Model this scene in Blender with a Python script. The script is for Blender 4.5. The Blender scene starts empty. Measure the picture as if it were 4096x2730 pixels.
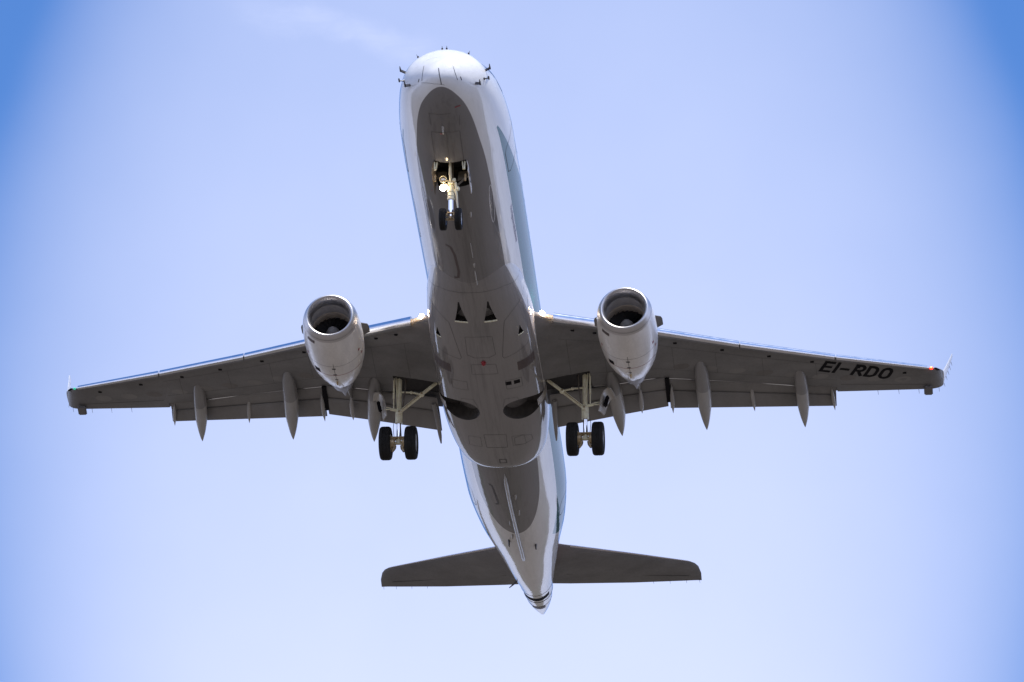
import bpy, bmesh, math, random
from mathutils import Vector, Matrix
random.seed(7)
R_ = math.radians
sc = bpy.context.scene
COL = sc.collection

# ------------------------------------------------------------------ camera
cam_d = bpy.data.cameras.new('camera')
cam = bpy.data.objects.new('camera', cam_d)
COL.objects.link(cam)
cam_d.sensor_width = 36.0
cam_d.sensor_fit = 'HORIZONTAL'
cam_d.lens = 214.8
cam_d.clip_start = 0.5
cam_d.clip_end = 60000.0
cam.location = (0, 0, 1.7)
cam.rotation_euler = (R_(90 + 29.549), 0, 0)
sc.camera = cam

# ------------------------------------------------------------------ sky and sun
SUN_EL, SUN_AZ = 73.0, 140.0        # azimuth clockwise from +Y
world = bpy.data.worlds.new('World')
sc.world = world
world.use_nodes = True


class G:
    """tiny helper to write node maths"""
    def __init__(self, tree):
        self.t = tree

    def n(self, kind, **kw):
        nd = self.t.nodes.new(kind)
        for k, v in kw.items():
            setattr(nd, k, v)
        return nd

    def put(self, sock, v):
        if isinstance(v, bpy.types.NodeSocket):
            self.t.links.new(v, sock)
        elif v is not None:
            sock.default_value = v

    def m(self, op, a, b=None, c=None):
        nd = self.n('ShaderNodeMath', operation=op)
        for i, v in enumerate((a, b, c)):
            if v is not None:
                self.put(nd.inputs[i], v)
        return nd.outputs[0]

    def step(self, v, lo, hi):
        nd = self.n('ShaderNodeMapRange', interpolation_type='SMOOTHSTEP')
        nd.clamp = True
        self.put(nd.inputs[0], v)
        nd.inputs[1].default_value = lo
        nd.inputs[2].default_value = hi
        return nd.outputs[0]

    def mix(self, fac, a, b):
        nd = self.n('ShaderNodeMix', data_type='RGBA')
        self.put(nd.inputs[0], fac)
        for i, v in ((6, a), (7, b)):
            if isinstance(v, (tuple, list)):
                v = (*v[:3], 1.0)
            self.put(nd.inputs[i], v)
        return nd.outputs[2]

    def noise(self, vec, scale, detail=3, rough=0.55, dist=0.0):
        nd = self.n('ShaderNodeTexNoise')
        self.put(nd.inputs['Vector'], vec)
        nd.inputs['Scale'].default_value = scale
        nd.inputs['Detail'].default_value = detail
        nd.inputs['Roughness'].default_value = rough
        nd.inputs['Distortion'].default_value = dist
        return nd.outputs[0]

    def sep(self, v):
        nd = self.n('ShaderNodeSeparateXYZ')
        self.put(nd.inputs[0], v)
        return nd.outputs

    def scale(self, v, s):
        nd = self.n('ShaderNodeVectorMath', operation='MULTIPLY')
        self.put(nd.inputs[0], v)
        nd.inputs[1].default_value = s
        return nd.outputs[0]


wt = world.node_tree
wt.nodes.clear()
g = G(wt)
sky = g.n('ShaderNodeTexSky', sky_type='NISHITA')
sky.sun_disc = False
sky.sun_elevation = R_(SUN_EL)
sky.sun_rotation = R_(SUN_AZ)
sky.air_density = 1.0
sky.dust_density = 0.3
sky.ozone_density = 4.0
tc = g.n('ShaderNodeTexCoord')
dx, dy, dz = g.sep(tc.outputs['Generated'])
el = g.m('MULTIPLY', g.m('ARCSINE', dz), 57.2958)
az = g.m('MULTIPLY', g.m('ARCTAN2', dx, dy), 57.2958)
warp = g.m('SUBTRACT', g.noise(tc.outputs['Generated'], 9.0, 2), 0.5)
# thin high cirrus veil: whiter towards the horizon, with lens vignetting put in as bluer sides and corners
vert = g.m('ADD', 0.58, g.m('MULTIPLY', g.m('SUBTRACT', 32.7, el), 0.053))
vert = g.m('MINIMUM', vert, 0.95)
vert = g.m('SUBTRACT', vert, g.m('MULTIPLY', g.step(el, 33.0, 62.0), 0.10))
azw = g.m('DIVIDE', g.m('ABSOLUTE', g.m('ADD', az, g.m('MULTIPLY', warp, 0.25))), 4.8)
e2 = g.m('MINIMUM', g.m('POWER', g.m('ABSOLUTE', g.m('SUBTRACT', el, 29.5)), 2.0), 12.0)
gap = g.m('POWER', g.m('MINIMUM', azw, 1.25), 4.0)  # vignette falloff painted into the veil, stronger towards the view's edges
gap = g.m('MULTIPLY', gap, g.m('ADD', 0.27, g.m('MULTIPLY', e2, 0.016)))
gap = g.m('MULTIPLY', gap, g.m('MULTIPLY', g.m('ADD', 0.22, g.m('MULTIPLY', g.step(azw, 3.5, 1.2), 0.78)), g.step(el, 8.0, 24.0)))
veil = g.m('SUBTRACT', vert, gap)
veil = g.m('ADD', veil, g.m('MULTIPLY', g.m('SUBTRACT', g.noise(tc.outputs['Generated'], 30.0, 3), 0.5), 0.10))
# one faint cirrus wisp, drifting down to the right
fib = g.scale(tc.outputs['Generated'], (60.0, 60.0, 260.0))
wisp_line = g.m('ADD', g.m('SUBTRACT', el, 32.60), g.m('MULTIPLY', g.m('ADD', az, 2.76), 0.19))
wisp_line = g.m('ADD', wisp_line, g.m('MULTIPLY', g.m('SUBTRACT', g.noise(tc.outputs['Generated'], 70.0, 5, 0.65), 0.5), 0.55))
wisp = g.m('MULTIPLY', g.step(g.m('ABSOLUTE', wisp_line), 0.24, 0.0),
           g.m('MULTIPLY', g.step(az, -3.5, -2.3), g.step(az, -0.55, -1.2)))
wisp = g.m('MULTIPLY', wisp, g.m('MULTIPLY', g.noise(fib, 2.0, 5, 0.65, 0.6), 0.21))
veil = g.m('MINIMUM', g.m('SMOOTH_MAX', g.m('ADD', veil, wisp), 0.0, 0.12), 1.0)
SKYTINT = (1.0, 1.5, 2.1, 1)
tint = g.n('ShaderNodeMix', data_type='RGBA', blend_type='MULTIPLY')
tint.inputs[0].default_value = 1.0
wt.links.new(sky.outputs[0], tint.inputs[6])
tint.inputs[7].default_value = SKYTINT
VEIL = (7.65, 8.45, 11.7)
glare = g.n('ShaderNodeVectorMath', operation='SCALE')       # the air is brightest right above the horizon
glare.inputs[0].default_value = VEIL
wt.links.new(g.m('ADD', 1.0, g.m('MULTIPLY', g.step(el, 16.0, 1.0), 0.6)), glare.inputs['Scale'])
skycol = g.mix(veil, tint.outputs[2], glare.outputs[0])
bg = g.n('ShaderNodeBackground')
wt.links.new(skycol, bg.inputs['Color'])
bg.inputs['Strength'].default_value = 0.1
wo = g.n('ShaderNodeOutputWorld')
wt.links.new(bg.outputs[0], wo.inputs['Surface'])

sun_d = bpy.data.lights.new('sun', 'SUN')
sun_d.energy = 4.6
sun_d.angle = R_(0.5)
sun_d.color = (1.0, 0.95, 0.87)
sun = bpy.data.objects.new('sun', sun_d)
COL.objects.link(sun)
sdir = Vector((math.sin(R_(SUN_AZ)) * math.cos(R_(SUN_EL)), math.cos(R_(SUN_AZ)) * math.cos(R_(SUN_EL)), math.sin(R_(SUN_EL))))
sun.rotation_euler = sdir.to_track_quat('Z', 'Y').to_euler()
sun.location = (0, 0, 300)

sc.view_settings.view_transform = 'Standard'
sc.view_settings.look = 'None'
sc.view_settings.exposure = 0.0
sc.view_settings.gamma = 1.0
sc.view_settings.use_curve_mapping = False
sc.render.film_transparent = False
sc.cycles.use_denoising = True
sc.cycles.max_bounces = 8


# ------------------------------------------------------------------ materials
def new_mat(name):
    m = bpy.data.materials.new(name)
    m.use_nodes = True
    return m, G(m.node_tree), m.node_tree.nodes['Principled BSDF']


def paint(name, col, rough=0.3, metal=0.0, spec=0.5, dirt=0.10, dscale=2.0, bump=0.0, bscale=1.0, coat=0.0, streak=(0.35, 1.0, 1.0)):
    m, q, p = new_mat(name)
    t = q.n('ShaderNodeTexCoord')
    nz = q.noise(q.scale(t.outputs['Object'], streak), dscale, 5, 0.6)
    fine = q.noise(t.outputs['Object'], dscale * 9, 2)
    f = q.m('ADD', q.m('MULTIPLY', q.m('SUBTRACT', nz, 0.5), 2.0), q.m('MULTIPLY', q.m('SUBTRACT', fine, 0.5), 0.6))
    lo = tuple(c * (1 - dirt) for c in col)
    hi = tuple(min(1.0, c * (1 + dirt)) for c in col)
    fac = q.m('MINIMUM', q.m('MAXIMUM', q.m('ADD', f, 0.5), 0.0), 1.0)
    q.put(p.inputs['Base Color'], q.mix(fac, lo, hi))
    q.put(p.inputs['Roughness'], q.m('ADD', rough, q.m('MULTIPLY', q.m('SUBTRACT', nz, 0.5), 0.12)))
    p.inputs['Metallic'].default_value = metal
    p.inputs['Specular IOR Level'].default_value = spec
    p.inputs['Coat Weight'].default_value = coat
    p.inputs['Coat Roughness'].default_value = 0.05
    if bump:
        b = q.n('ShaderNodeBump')
        b.inputs['Strength'].default_value = 1.0
        b.inputs['Distance'].default_value = bump
        q.put(b.inputs['Height'], q.noise(t.outputs['Object'], bscale, 2))
        q.put(p.inputs['Normal'], b.outputs[0])
        q.put(p.inputs['Coat Normal'], b.outputs[0])
    return m


def emit(name, col, strength):
    m, q, p = new_mat(name)
    p.inputs['Base Color'].default_value = (*col, 1)
    p.inputs['Emission Color'].default_value = (*col, 1)
    p.inputs['Emission Strength'].default_value = strength
    p.inputs['Roughness'].default_value = 0.2
    return m


WHITE = (0.80, 0.79, 0.77)
GREY = (0.21, 0.20, 0.195)


def livery(name, grey):
    """white gloss paint, grey belly below a level line, teal cheat stripe, dark red tail root"""
    m, q, p = new_mat(name)
    t = q.n('ShaderNodeTexCoord')
    ob = t.outputs['Object']
    x, y, z = q.sep(ob)
    nz = q.noise(q.scale(ob, (0.25, 1.0, 1.0)), 1.6, 5, 0.6)
    streak = q.noise(q.scale(ob, (0.22, 4.0, 4.0)), 2.0, 4, 0.65)
    blot = q.noise(q.scale(ob, (0.6, 1.3, 1.3)), 1.1, 6, 0.7)
    dirt = q.m('ADD', q.m('MULTIPLY', nz, 0.20), q.m('MULTIPLY', streak, 0.26))
    dirt = q.m('ADD', dirt, q.m('ADD', 0.66, q.m('MULTIPLY', blot, 0.22)))
    # grime trails aft along the keel
    keel = q.m('MULTIPLY', q.step(q.m('ABSOLUTE', y), 1.0, 0.05), q.step(z, -0.6, -1.3))
    dirt = q.m('SUBTRACT', dirt, q.m('MULTIPLY', keel, q.m('MULTIPLY', q.step(streak, 0.42, 0.72), 0.30)))
    zb = q.m('SUBTRACT', q.m('MULTIPLY', q.m('POWER', 2.71828, q.m('MULTIPLY', x, -1.0)), 0.37), 1.185)
    belly = q.step(q.m('SUBTRACT', zb, z), -0.004, 0.004)
    zu = q.m('MINIMUM', 0.42, q.m('ADD', -0.5, q.m('MULTIPLY', q.m('SUBTRACT', x, 2.6), 0.235)))
    stripe = q.m('MULTIPLY', q.step(q.m('ADD', z, 0.57), -0.004, 0.004), q.step(q.m('SUBTRACT', zu, z), -0.004, 0.004))
    stripe = q.m('MULTIPLY', stripe, q.step(x, 2.6, 2.61))
    zr = q.m('DIVIDE', q.m('ADD', z, 0.07), 0.5)
    endx = q.m('SUBTRACT', 24.5, q.m('MULTIPLY', q.m('MULTIPLY', zr, zr), 0.45))
    stripe = q.m('MULTIPLY', stripe, q.step(q.m('SUBTRACT', endx, x), -0.004, 0.004))
    red = q.m('MULTIPLY', q.step(q.m('SUBTRACT', z, q.m('ADD', 0.06, q.m('MULTIPLY', q.m('SUBTRACT', x, 25.3), 0.22))), -0.004, 0.004),
              q.m('MULTIPLY', q.step(x, 25.3, 25.31), q.step(x, 29.0, 28.99)))
    c = q.mix(belly, WHITE, grey)
    c = q.mix(stripe, c, (0.016, 0.115, 0.122))
    c = q.mix(red, c, (0.34, 0.012, 0.035))
    mu = q.n('ShaderNodeMix', data_type='RGBA', blend_type='MULTIPLY')
    mu.inputs[0].default_value = 1.0
    q.put(mu.inputs[6], c)
    cb = q.n('ShaderNodeCombineColor')
    for i in range(3):
        q.put(cb.inputs[i], dirt)
    q.put(mu.inputs[7], cb.outputs[0])
    q.put(p.inputs['Base Color'], mu.outputs[2])
    p.inputs['Roughness'].default_value = 0.07
    p.inputs['Specular IOR Level'].default_value = 0.55
    b = q.n('ShaderNodeBump')
    b.inputs['Strength'].default_value = 1.0
    b.inputs['Distance'].default_value = 0.0038
    q.put(b.inputs['Height'], q.noise(q.scale(ob, (1.0, 1.6, 1.6)), 1.5, 3, 0.55))
    q.put(p.inputs['Normal'], b.outputs[0])
    return m


M = {}
M['livery'] = livery('livery_paint', GREY)
M['fair_livery'] = livery('belly_fairing_paint', (0.285, 0.27, 0.262))
M['white'] = paint('white_paint', (0.80, 0.775, 0.745), 0.26, coat=0.15, dirt=0.16, bump=0.003, bscale=2.5)
M['fairing'] = paint('fairing_paint', (0.40, 0.385, 0.37), 0.25, coat=0.45, dirt=0.16, dscale=1.3, bump=0.004, bscale=1.4)
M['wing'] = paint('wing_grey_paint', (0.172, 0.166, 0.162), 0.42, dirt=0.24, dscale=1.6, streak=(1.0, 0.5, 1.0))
M['flap'] = paint('flap_grey_paint', (0.22, 0.21, 0.20), 0.45, dirt=0.15, dscale=2.0)
M['canoe'] = paint('track_fairing_paint', (0.40, 0.385, 0.36), 0.35, dirt=0.15, dscale=2.5, coat=0.15)
M['canoe_fore'] = paint('track_fairing_front_paint', (0.27, 0.26, 0.25), 0.35, dirt=0.15, dscale=2.5, coat=0.15)
M['metal'] = paint('polished_aluminium', (0.88, 0.88, 0.90), 0.16, metal=1.0, dirt=0.06, dscale=3.0)
M['satin'] = paint('satin_aluminium', (0.62, 0.60, 0.595), 0.44, metal=1.0, dirt=0.06, dscale=3.0)
M['slat'] = paint('slat_metal', (0.74, 0.73, 0.74), 0.20, metal=1.0, dirt=0.08, dscale=4.0)
M['chrome'] = paint('oleo_chrome', (0.85, 0.86, 0.90), 0.08, metal=1.0, dirt=0.02)
M['duct'] = paint('inlet_duct_lining', (0.48, 0.46, 0.45), 0.4, dirt=0.1)
M['liner'] = paint('duct_end_ring', (0.62, 0.53, 0.43), 0.4, dirt=0.1)
M['fan'] = paint('fan_blade_titanium', (0.06, 0.06, 0.065), 0.35, metal=0.6)
M['spinner'] = paint('spinner_paint', (0.30, 0.28, 0.26), 0.35)
M['exhaust'] = paint('exhaust_metal', (0.27, 0.25, 0.245), 0.45, metal=0.8, dirt=0.2, dscale=5)
M['gear'] = paint('gear_cream_paint', (0.95, 0.84, 0.61), 0.35, dirt=0.22, dscale=7.0)
M['gear_dark'] = paint('hose_and_shaded_strut', (0.12, 0.10, 0.08), 0.45, dirt=0.3, dscale=9)
M['brass'] = paint('axle_fittings', (0.50, 0.38, 0.22), 0.35, metal=0.4, dirt=0.25, dscale=9)
M['rubber'] = paint('tyre_rubber', (0.022, 0.021, 0.020), 0.85, spec=0.2, dirt=0.3, dscale=8)
M['rim'] = paint('wheel_rim', (0.40, 0.40, 0.41), 0.35, metal=0.3)
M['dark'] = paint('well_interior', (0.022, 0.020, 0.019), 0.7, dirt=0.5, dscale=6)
M['welltan'] = paint('well_structure', (0.20, 0.17, 0.13), 0.6, dirt=0.3, dscale=6)
M['seam'] = paint('seam_dark', (0.085, 0.080, 0.078), 0.6)  # dark joint lines and the door letters
M['black'] = paint('black_paint', (0.012, 0.011, 0.013), 0.8, spec=0.12)
M['probe'] = paint('probe_dark', (0.05, 0.045, 0.05), 0.4)
M['leg_panel'] = paint('leg_panel_paint', (0.42, 0.38, 0.32), 0.4, dirt=0.3, dscale=5)
M['tub'] = paint('well_tub', (0.075, 0.070, 0.066), 0.6, dirt=0.4, dscale=5)
M['red'] = paint('red_paint', (0.30, 0.02, 0.03), 0.35)
M['redline'] = paint('red_stripe_paint', (0.26, 0.07, 0.07), 0.45)
M['teal'] = paint('teal_paint', (0.035, 0.165, 0.170), 0.25, coat=0.4)
M['script'] = paint('lettering_paint', (0.16, 0.15, 0.24), 0.4)
M['glass'] = paint('window_glass', (0.02, 0.022, 0.025), 0.06, spec=0.8)
M['lamp_white'] = emit('lamp_white', (1.0, 0.96, 0.93), 60.0)
M['lamp_red'] = emit('lamp_red', (1.0, 0.05, 0.02), 3.2)
M['lamp_red_core'] = emit('lamp_red_core', (1.0, 0.40, 0.08), 9.0)
M['lamp_green'] = emit('lamp_green', (0.05, 0.65, 0.38), 0.55)
M['lens'] = paint('lens_glass', (0.55, 0.52, 0.46), 0.08, metal=0.7)
M['brown'] = paint('brown_placard', (0.10, 0.075, 0.07), 0.5)


# ------------------------------------------------------------------ mesh helpers (aircraft frame: x aft from the nose, y starboard, z up)
OFF = Vector((14.0, 0.0, -3.2))


def link(name, bm, mats, parent=None, smooth=True, angle=35, recalc=True):
    if recalc:
        bmesh.ops.recalc_face_normals(bm, faces=bm.faces)
    me = bpy.data.meshes.new(name)
    bm.to_mesh(me)
    bm.free()
    if not isinstance(mats, (list, tuple)):
        mats = [mats]
    for mm in mats:
        me.materials.append(mm)
    if smooth:
        for p in me.polygons:
            p.use_smooth = True
        me.set_sharp_from_angle(angle=R_(angle))
    o = bpy.data.objects.new(name, me)
    COL.objects.link(o)
    if parent is not None:
        o.parent = parent
        if parent is jet:
            o.location = -OFF
    return o


def loft(bm, rings, cap=True, closed=True, mat=0):
    vs = [[bm.verts.new(p) for p in r] for r in rings]
    n = len(vs[0])
    for a, b in zip(vs[:-1], vs[1:]):
        for i in range(n if closed else n - 1):
            f = bm.faces.new((a[i], a[(i + 1) % n], b[(i + 1) % n], b[i]))
            f.material_index = mat
    if cap:
        for r in (vs[0], vs[-1]):
            f = bm.faces.new(r)
            f.material_index = mat
    return vs


def frame(d):
    d = d.normalized()
    up = Vector((0, 0, 1)) if abs(d.z) < 0.9 else Vector((1, 0, 0))
    a = d.cross(up).normalized()
    return a, a.cross(d).normalized()


def tube(bm, pts, rad, n=12, mat=0):
    pts = [Vector(p) for p in pts]
    if not isinstance(rad, (list, tuple)):
        rad = [rad] * len(pts)
    rings = []
    a = None
    for i, p in enumerate(pts):
        d = (pts[min(i + 1, len(pts) - 1)] - pts[max(i - 1, 0)])
        if a is None:
            a, b = frame(d)
        else:
            dn = d.normalized()
            a = (a - dn * a.dot(dn)).normalized()
            b = a.cross(dn).normalized()
        rings.append([p + (a * math.cos(k * 2 * math.pi / n) + b * math.sin(k * 2 * math.pi / n)) * rad[i] for k in range(n)])
    loft(bm, rings, True, True, mat)


def lathe(bm, o, d, prof, n=48, mat=0, cap=True):
    """prof: list of (distance along d, radius)"""
    o = Vector(o)
    d = Vector(d).normalized()
    a, b = frame(d)
    rings = [[o + d * t + (a * math.cos(k * 2 * math.pi / n) + b * math.sin(k * 2 * math.pi / n)) * max(r, 1e-4) for k in range(n)] for t, r in prof]
    loft(bm, rings, cap, True, mat)


def box(bm, c, s, rot=None, bev=0.0, mat=0):
    mtx = Matrix.Translation(Vector(c)) @ (rot.to_4x4() if rot else Matrix.Identity(4)) @ Matrix.Diagonal((*s, 1))
    r = bmesh.ops.create_cube(bm, size=1.0, matrix=mtx)
    fs = set(f for v in r['verts'] for f in v.link_faces)
    for f in fs:
        f.material_index = mat
    if bev:
        es = list(set(e for v in r['verts'] for e in v.link_edges))
        bmesh.ops.bevel(bm, geom=es, offset=bev, segments=2, affect='EDGES')


def bar(bm, p0, p1, w, h, bev=0.01, mat=0):
    """rectangular bar from p0 to p1"""
    p0, p1 = Vector(p0), Vector(p1)
    d = p1 - p0
    a, b = frame(d)
    rot = Matrix((a, b, d.normalized())).transposed()
    box(bm, (p0 + p1) / 2, (w, h, d.length), rot, bev, mat)


def ellip(bm, c, r, rot=None, mat=0, u=20, v=12):
    mtx = Matrix.Translation(Vector(c)) @ (rot.to_4x4() if rot else Matrix.Identity(4)) @ Matrix.Diagonal((*r, 1))
    res = bmesh.ops.create_uvsphere(bm, u_segments=u, v_segments=v, radius=1.0, matrix=mtx)
    for f in set(f for vv in res['verts'] for f in vv.link_faces):
        f.material_index = mat


def prism(bm, poly, thick, mat=0):
    """extrude a planar 3d polygon by the vector thick"""
    thick = Vector(thick)
    a = [bm.verts.new(p) for p in poly]
    b = [bm.verts.new(Vector(p) + thick) for p in poly]
    n = len(a)
    fs = [bm.faces.new(a), bm.faces.new(b)]
    for i in range(n):
        fs.append(bm.faces.new((a[i], a[(i + 1) % n], b[(i + 1) % n], b[i])))
    for f in fs:
        f.material_index = mat


def cut(obj, cutters):
    """subtract cutter objects (real recesses), their own material lines the recess"""
    for c in cutters:
        md = obj.modifiers.new('cut', 'BOOLEAN')
        md.operation = 'DIFFERENCE'
        md.solver = 'EXACT'
        md.object = c
        md.material_mode = 'TRANSFER'
    bpy.context.view_layer.update()
    dg = bpy.context.evaluated_depsgraph_get()
    me = bpy.data.meshes.new_from_object(obj.evaluated_get(dg), preserve_all_data_layers=True, depsgraph=dg)
    obj.modifiers.clear()
    old = obj.data
    nm = old.name
    obj.data = me
    bpy.data.meshes.remove(old)
    me.name = nm
    for p in me.polygons:
        p.use_smooth = True
    me.set_sharp_from_angle(angle=R_(32))
    for c in cutters:
        d = c.data
        bpy.data.objects.remove(c)
        bpy.data.meshes.remove(d)


def pchip(x, y, q):
    n = len(x)
    h = [x[i + 1] - x[i] for i in range(n - 1)]
    d = [(y[i + 1] - y[i]) / h[i] for i in range(n - 1)]
    mm = [0.0] * n
    for i in range(1, n - 1):
        if d[i - 1] * d[i] > 0:
            w1 = 2 * h[i] + h[i - 1]
            w2 = h[i] + 2 * h[i - 1]
            mm[i] = (w1 + w2) / (w1 / d[i - 1] + w2 / d[i])
    mm[0], mm[-1] = d[0], d[-1]
    i = 0
    while i < n - 2 and q > x[i + 1]:
        i += 1
    t = (q - x[i]) / h[i]
    return (1 + 2 * t) * (1 - t) ** 2 * y[i] + t * (1 - t) ** 2 * h[i] * mm[i] + t * t * (3 - 2 * t) * y[i + 1] + t * t * (t - 1) * h[i] * mm[i + 1]


# ------------------------------------------------------------------ ground and far tree line
GA, GB, GC = (0.132, 0.110, 0.092), (0.080, 0.074, 0.054), (0.142, 0.124, 0.110)


def ground():
    m, q, p = new_mat('dry_grassland')
    t = q.n('ShaderNodeTexCoord')
    a = q.noise(t.outputs['Object'], 0.004, 5, 0.6)
    b = q.noise(t.outputs['Object'], 0.05, 4, 0.6)
    c = q.mix(q.step(a, 0.40, 0.62), GA, GB)
    c = q.mix(q.m('MULTIPLY', b, 0.5), c, GC)
    q.put(p.inputs['Base Color'], c)
    p.inputs['Roughness'].default_value = 0.95
    p.inputs['Specular IOR Level'].default_value = 0.1
    bm = bmesh.new()
    rings = [0, 60, 200, 600, 1500, 4000, 10000, 30000]
    c0 = bm.verts.new((0, 0, 0))
    prev = None
    for r in rings[1:]:
        cur = [bm.verts.new((r * math.cos(k * math.pi / 32), r * math.sin(k * math.pi / 32), 0)) for k in range(64)]
        for k in range(64):
            if prev is None:
                bm.faces.new((c0, cur[k], cur[(k + 1) % 64]))
            else:
                bm.faces.new((prev[k], cur[k], cur[(k + 1) % 64], prev[(k + 1) % 64]))
        prev = cur
    jet_none = None
    o = link('ground', bm, m, None, smooth=False)
    o['kind'] = 'structure'
    # low wooded hills all round the horizon
    m2, q2, p2 = new_mat('wooded_hills')
    t2 = q2.n('ShaderNodeTexCoord')
    c2 = q2.mix(q2.noise(t2.outputs['Object'], 0.02, 4), (0.035, 0.05, 0.025), (0.10, 0.10, 0.055))
    q2.put(p2.inputs['Base Color'], c2)
    p2.inputs['Roughness'].default_value = 1.0
    bm = bmesh.new()
    N = 720
    ph = [random.uniform(0, 6.28) for _ in range(9)]
    rows = []
    for j, (r, hs) in enumerate(((1500, 0.0), (1580, 0.75), (1700, 1.0), (2100, 0.55), (3000, 0.0))):
        row = []
        for k in range(N):
            a = k * 2 * math.pi / N
            h = 22 + 12 * math.sin(3 * a + ph[0]) + 8 * math.sin(7 * a + ph[1]) + 6 * math.sin(17 * a + ph[2]) + random.uniform(-5, 7)
            row.append(bm.verts.new((r * math.cos(a), r * math.sin(a), hs * max(h, 6) - 0.5)))
        rows.append(row)
    for a, b in zip(rows[:-1], rows[1:]):
        for k in range(N):
            bm.faces.new((a[k], a[(k + 1) % N], b[(k + 1) % N], b[k]))
    o = link('hills', bm, m2, None, smooth=False)
    o['kind'] = 'structure'


jet = None
ground()

# ------------------------------------------------------------------ the jet
jet = bpy.data.objects.new('passenger_jet', None)
COL.objects.link(jet)
jet.empty_display_size = 2
jet['label'] = 'white twin-engine passenger jet with teal side stripe, landing wheels and flaps down, flying overhead'
jet['category'] = 'airplane'

# fuselage sections: x, half width, top, bottom, level of greatest width
FS = [(0.0, 0.004, -0.535, -0.55, -0.545), (0.03, 0.215, -0.357, -0.7, -0.529), (0.12, 0.404, -0.123, -0.82, -0.476), (0.4, 0.731, 0.3, -1.02, -0.356),
      (0.8, 1.057, 0.771, -1.2, -0.162), (1.4, 1.23, 1.036, -1.369, -0.029), (2.2, 1.365, 1.457, -1.509, 0.206), (3.2, 1.473, 1.596, -1.608, 0.355),
      (4.5, 1.52, 1.649, -1.657, 0.45), (6.5, 1.525, 1.678, -1.672, 0.45), (18.0, 1.497, 1.675, -1.675, 0.337), (20.0, 1.5, 1.68, -1.586, 0.337),
      (22.0, 1.486, 1.669, -1.333, 0.325), (24.0, 1.32, 1.625, -1.002, 0.38), (26.0, 0.975, 1.573, -0.613, 0.55), (27.5, 0.735, 1.501, -0.313, 0.64),
      (29.0, 0.515, 1.4, 0.084, 0.805), (30.0, 0.388, 1.25, 0.334, 0.826), (30.7, 0.237, 1.1, 0.572, 0.879), (31.15, 0.058, 0.82, 0.757, 0.79)]
FX = [math.sqrt(s[0]) for s in FS]      # square-root spacing rounds the nose


def fsec(x):
    return [pchip(FX, [s[k] for s in FS], math.sqrt(max(x, 0))) for k in (1, 2, 3, 4)]


def fpt(x, th, off=0.0):
    """point on the fuselage; th 0 = starboard, pi/2 = top, -pi/2 = keel"""
    w, zt, zb, zm = fsec(x)
    c, s = math.cos(th), math.sin(th)
    hz = (zt - zm) if s > 0 else (zm - zb)
    n = Vector((0, c / w, s / hz)).normalized()
    return Vector((x, w * c, zm + hz * s)) + n * off


def th_z(x, z, side):
    """angle of the fuselage surface at height z on side +1 starboard / -1 port"""
    w, zt, zb, zm = fsec(x)
    hz = (zt - zm) if z > zm else (zm - zb)
    a = math.asin(max(-1, min(1, (z - zm) / hz)))
    return a if side > 0 else math.pi - a


def th_y(x, y):
    """angle of the under-surface at y"""
    w = fsec(x)[0]
    return -math.acos(max(-1, min(1, y / w)))


def ribbon(bm, pts, width, up=None):
    """flat strip along surface points [(point, normal)]"""
    L = []
    n = len(pts)
    for i, (p, nn) in enumerate(pts):
        d = (pts[min(i + 1, n - 1)][0] - pts[max(i - 1, 0)][0]).normalized()
        s = d.cross(nn).normalized() * (width / 2)
        L.append((bm.verts.new(p + s), bm.verts.new(p - s)))
    for a, b in zip(L[:-1], L[1:]):
        bm.faces.new((a[0], a[1], b[1], b[0]))


def fus_line(bm, keys, width, off=0.004, seg=10, mode='y'):
    """seam on the fuselage through keys (x, y) on the under side or (x, z, side)"""
    pts = []
    for a, b in zip(keys[:-1], keys[1:]):
        for i in range(seg + (b is keys[-1])):
            t = i / seg
            x = a[0] + (b[0] - a[0]) * t
            v = a[1] + (b[1] - a[1]) * t
            th = th_y(x, v) if mode == 'y' else th_z(x, v, a[2])
            p = fpt(x, th, off)
            pts.append((p, (fpt(x, th, off + 1) - p).normalized()))
    ribbon(bm, pts, width)


xs = [0.0, .002, .006, .014, .025, .04, .06, .08, .1, .125, .15, .2, .26, .33, .4, .5, .6, .7, .8, .95, 1.1, 1.25, 1.4, 1.6, 1.8, 2.0, 2.2, 2.5, 2.8, 3.1, 3.4, 3.8, 4.2, 4.6, 5, 5.5, 6, 6.5]
xs += [7 + i for i in range(12)] + [18.5 + .5 * i for i in range(24)] + [30.2, 30.4, 30.6, 30.7, 30.8, 30.9, 31.0, 31.07, 31.12, 31.15]
NT = 128
bm = bmesh.new()
loft(bm, [[fpt(x, k * 2 * math.pi / NT) for k in range(NT)] for x in xs])
fus = link('fuselage', bm, M['livery'], None)
# nose gear bay, open behind the closed front doors
bm = bmesh.new()
box(bm, (3.30, -0.01, -1.45), (1.10, 0.86, 0.95))
cut1 = link('cut', bm, M['dark'], None, smooth=False)
cut(fus, [cut1])
fus.parent = jet
fus.location = -OFF


def sub(name, bm, mats, parent, **kw):
    return link(name, bm, mats, parent, **kw)


# seams, hatches and doors on the fuselage
bm = bmesh.new()
fus_line(bm, [(1.6, .385), (2.74, .385)], .014)
fus_line(bm, [(1.6, -.385), (2.74, -.385)], .014)
fus_line(bm, [(1.56, -.02), (2.74, -.02)], .012)
fus_line(bm, [(1.585, .385), (1.56, .0), (1.585, -.385)], .012)
sub('forward_gear_door', bm, M['seam'], fus)


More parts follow.
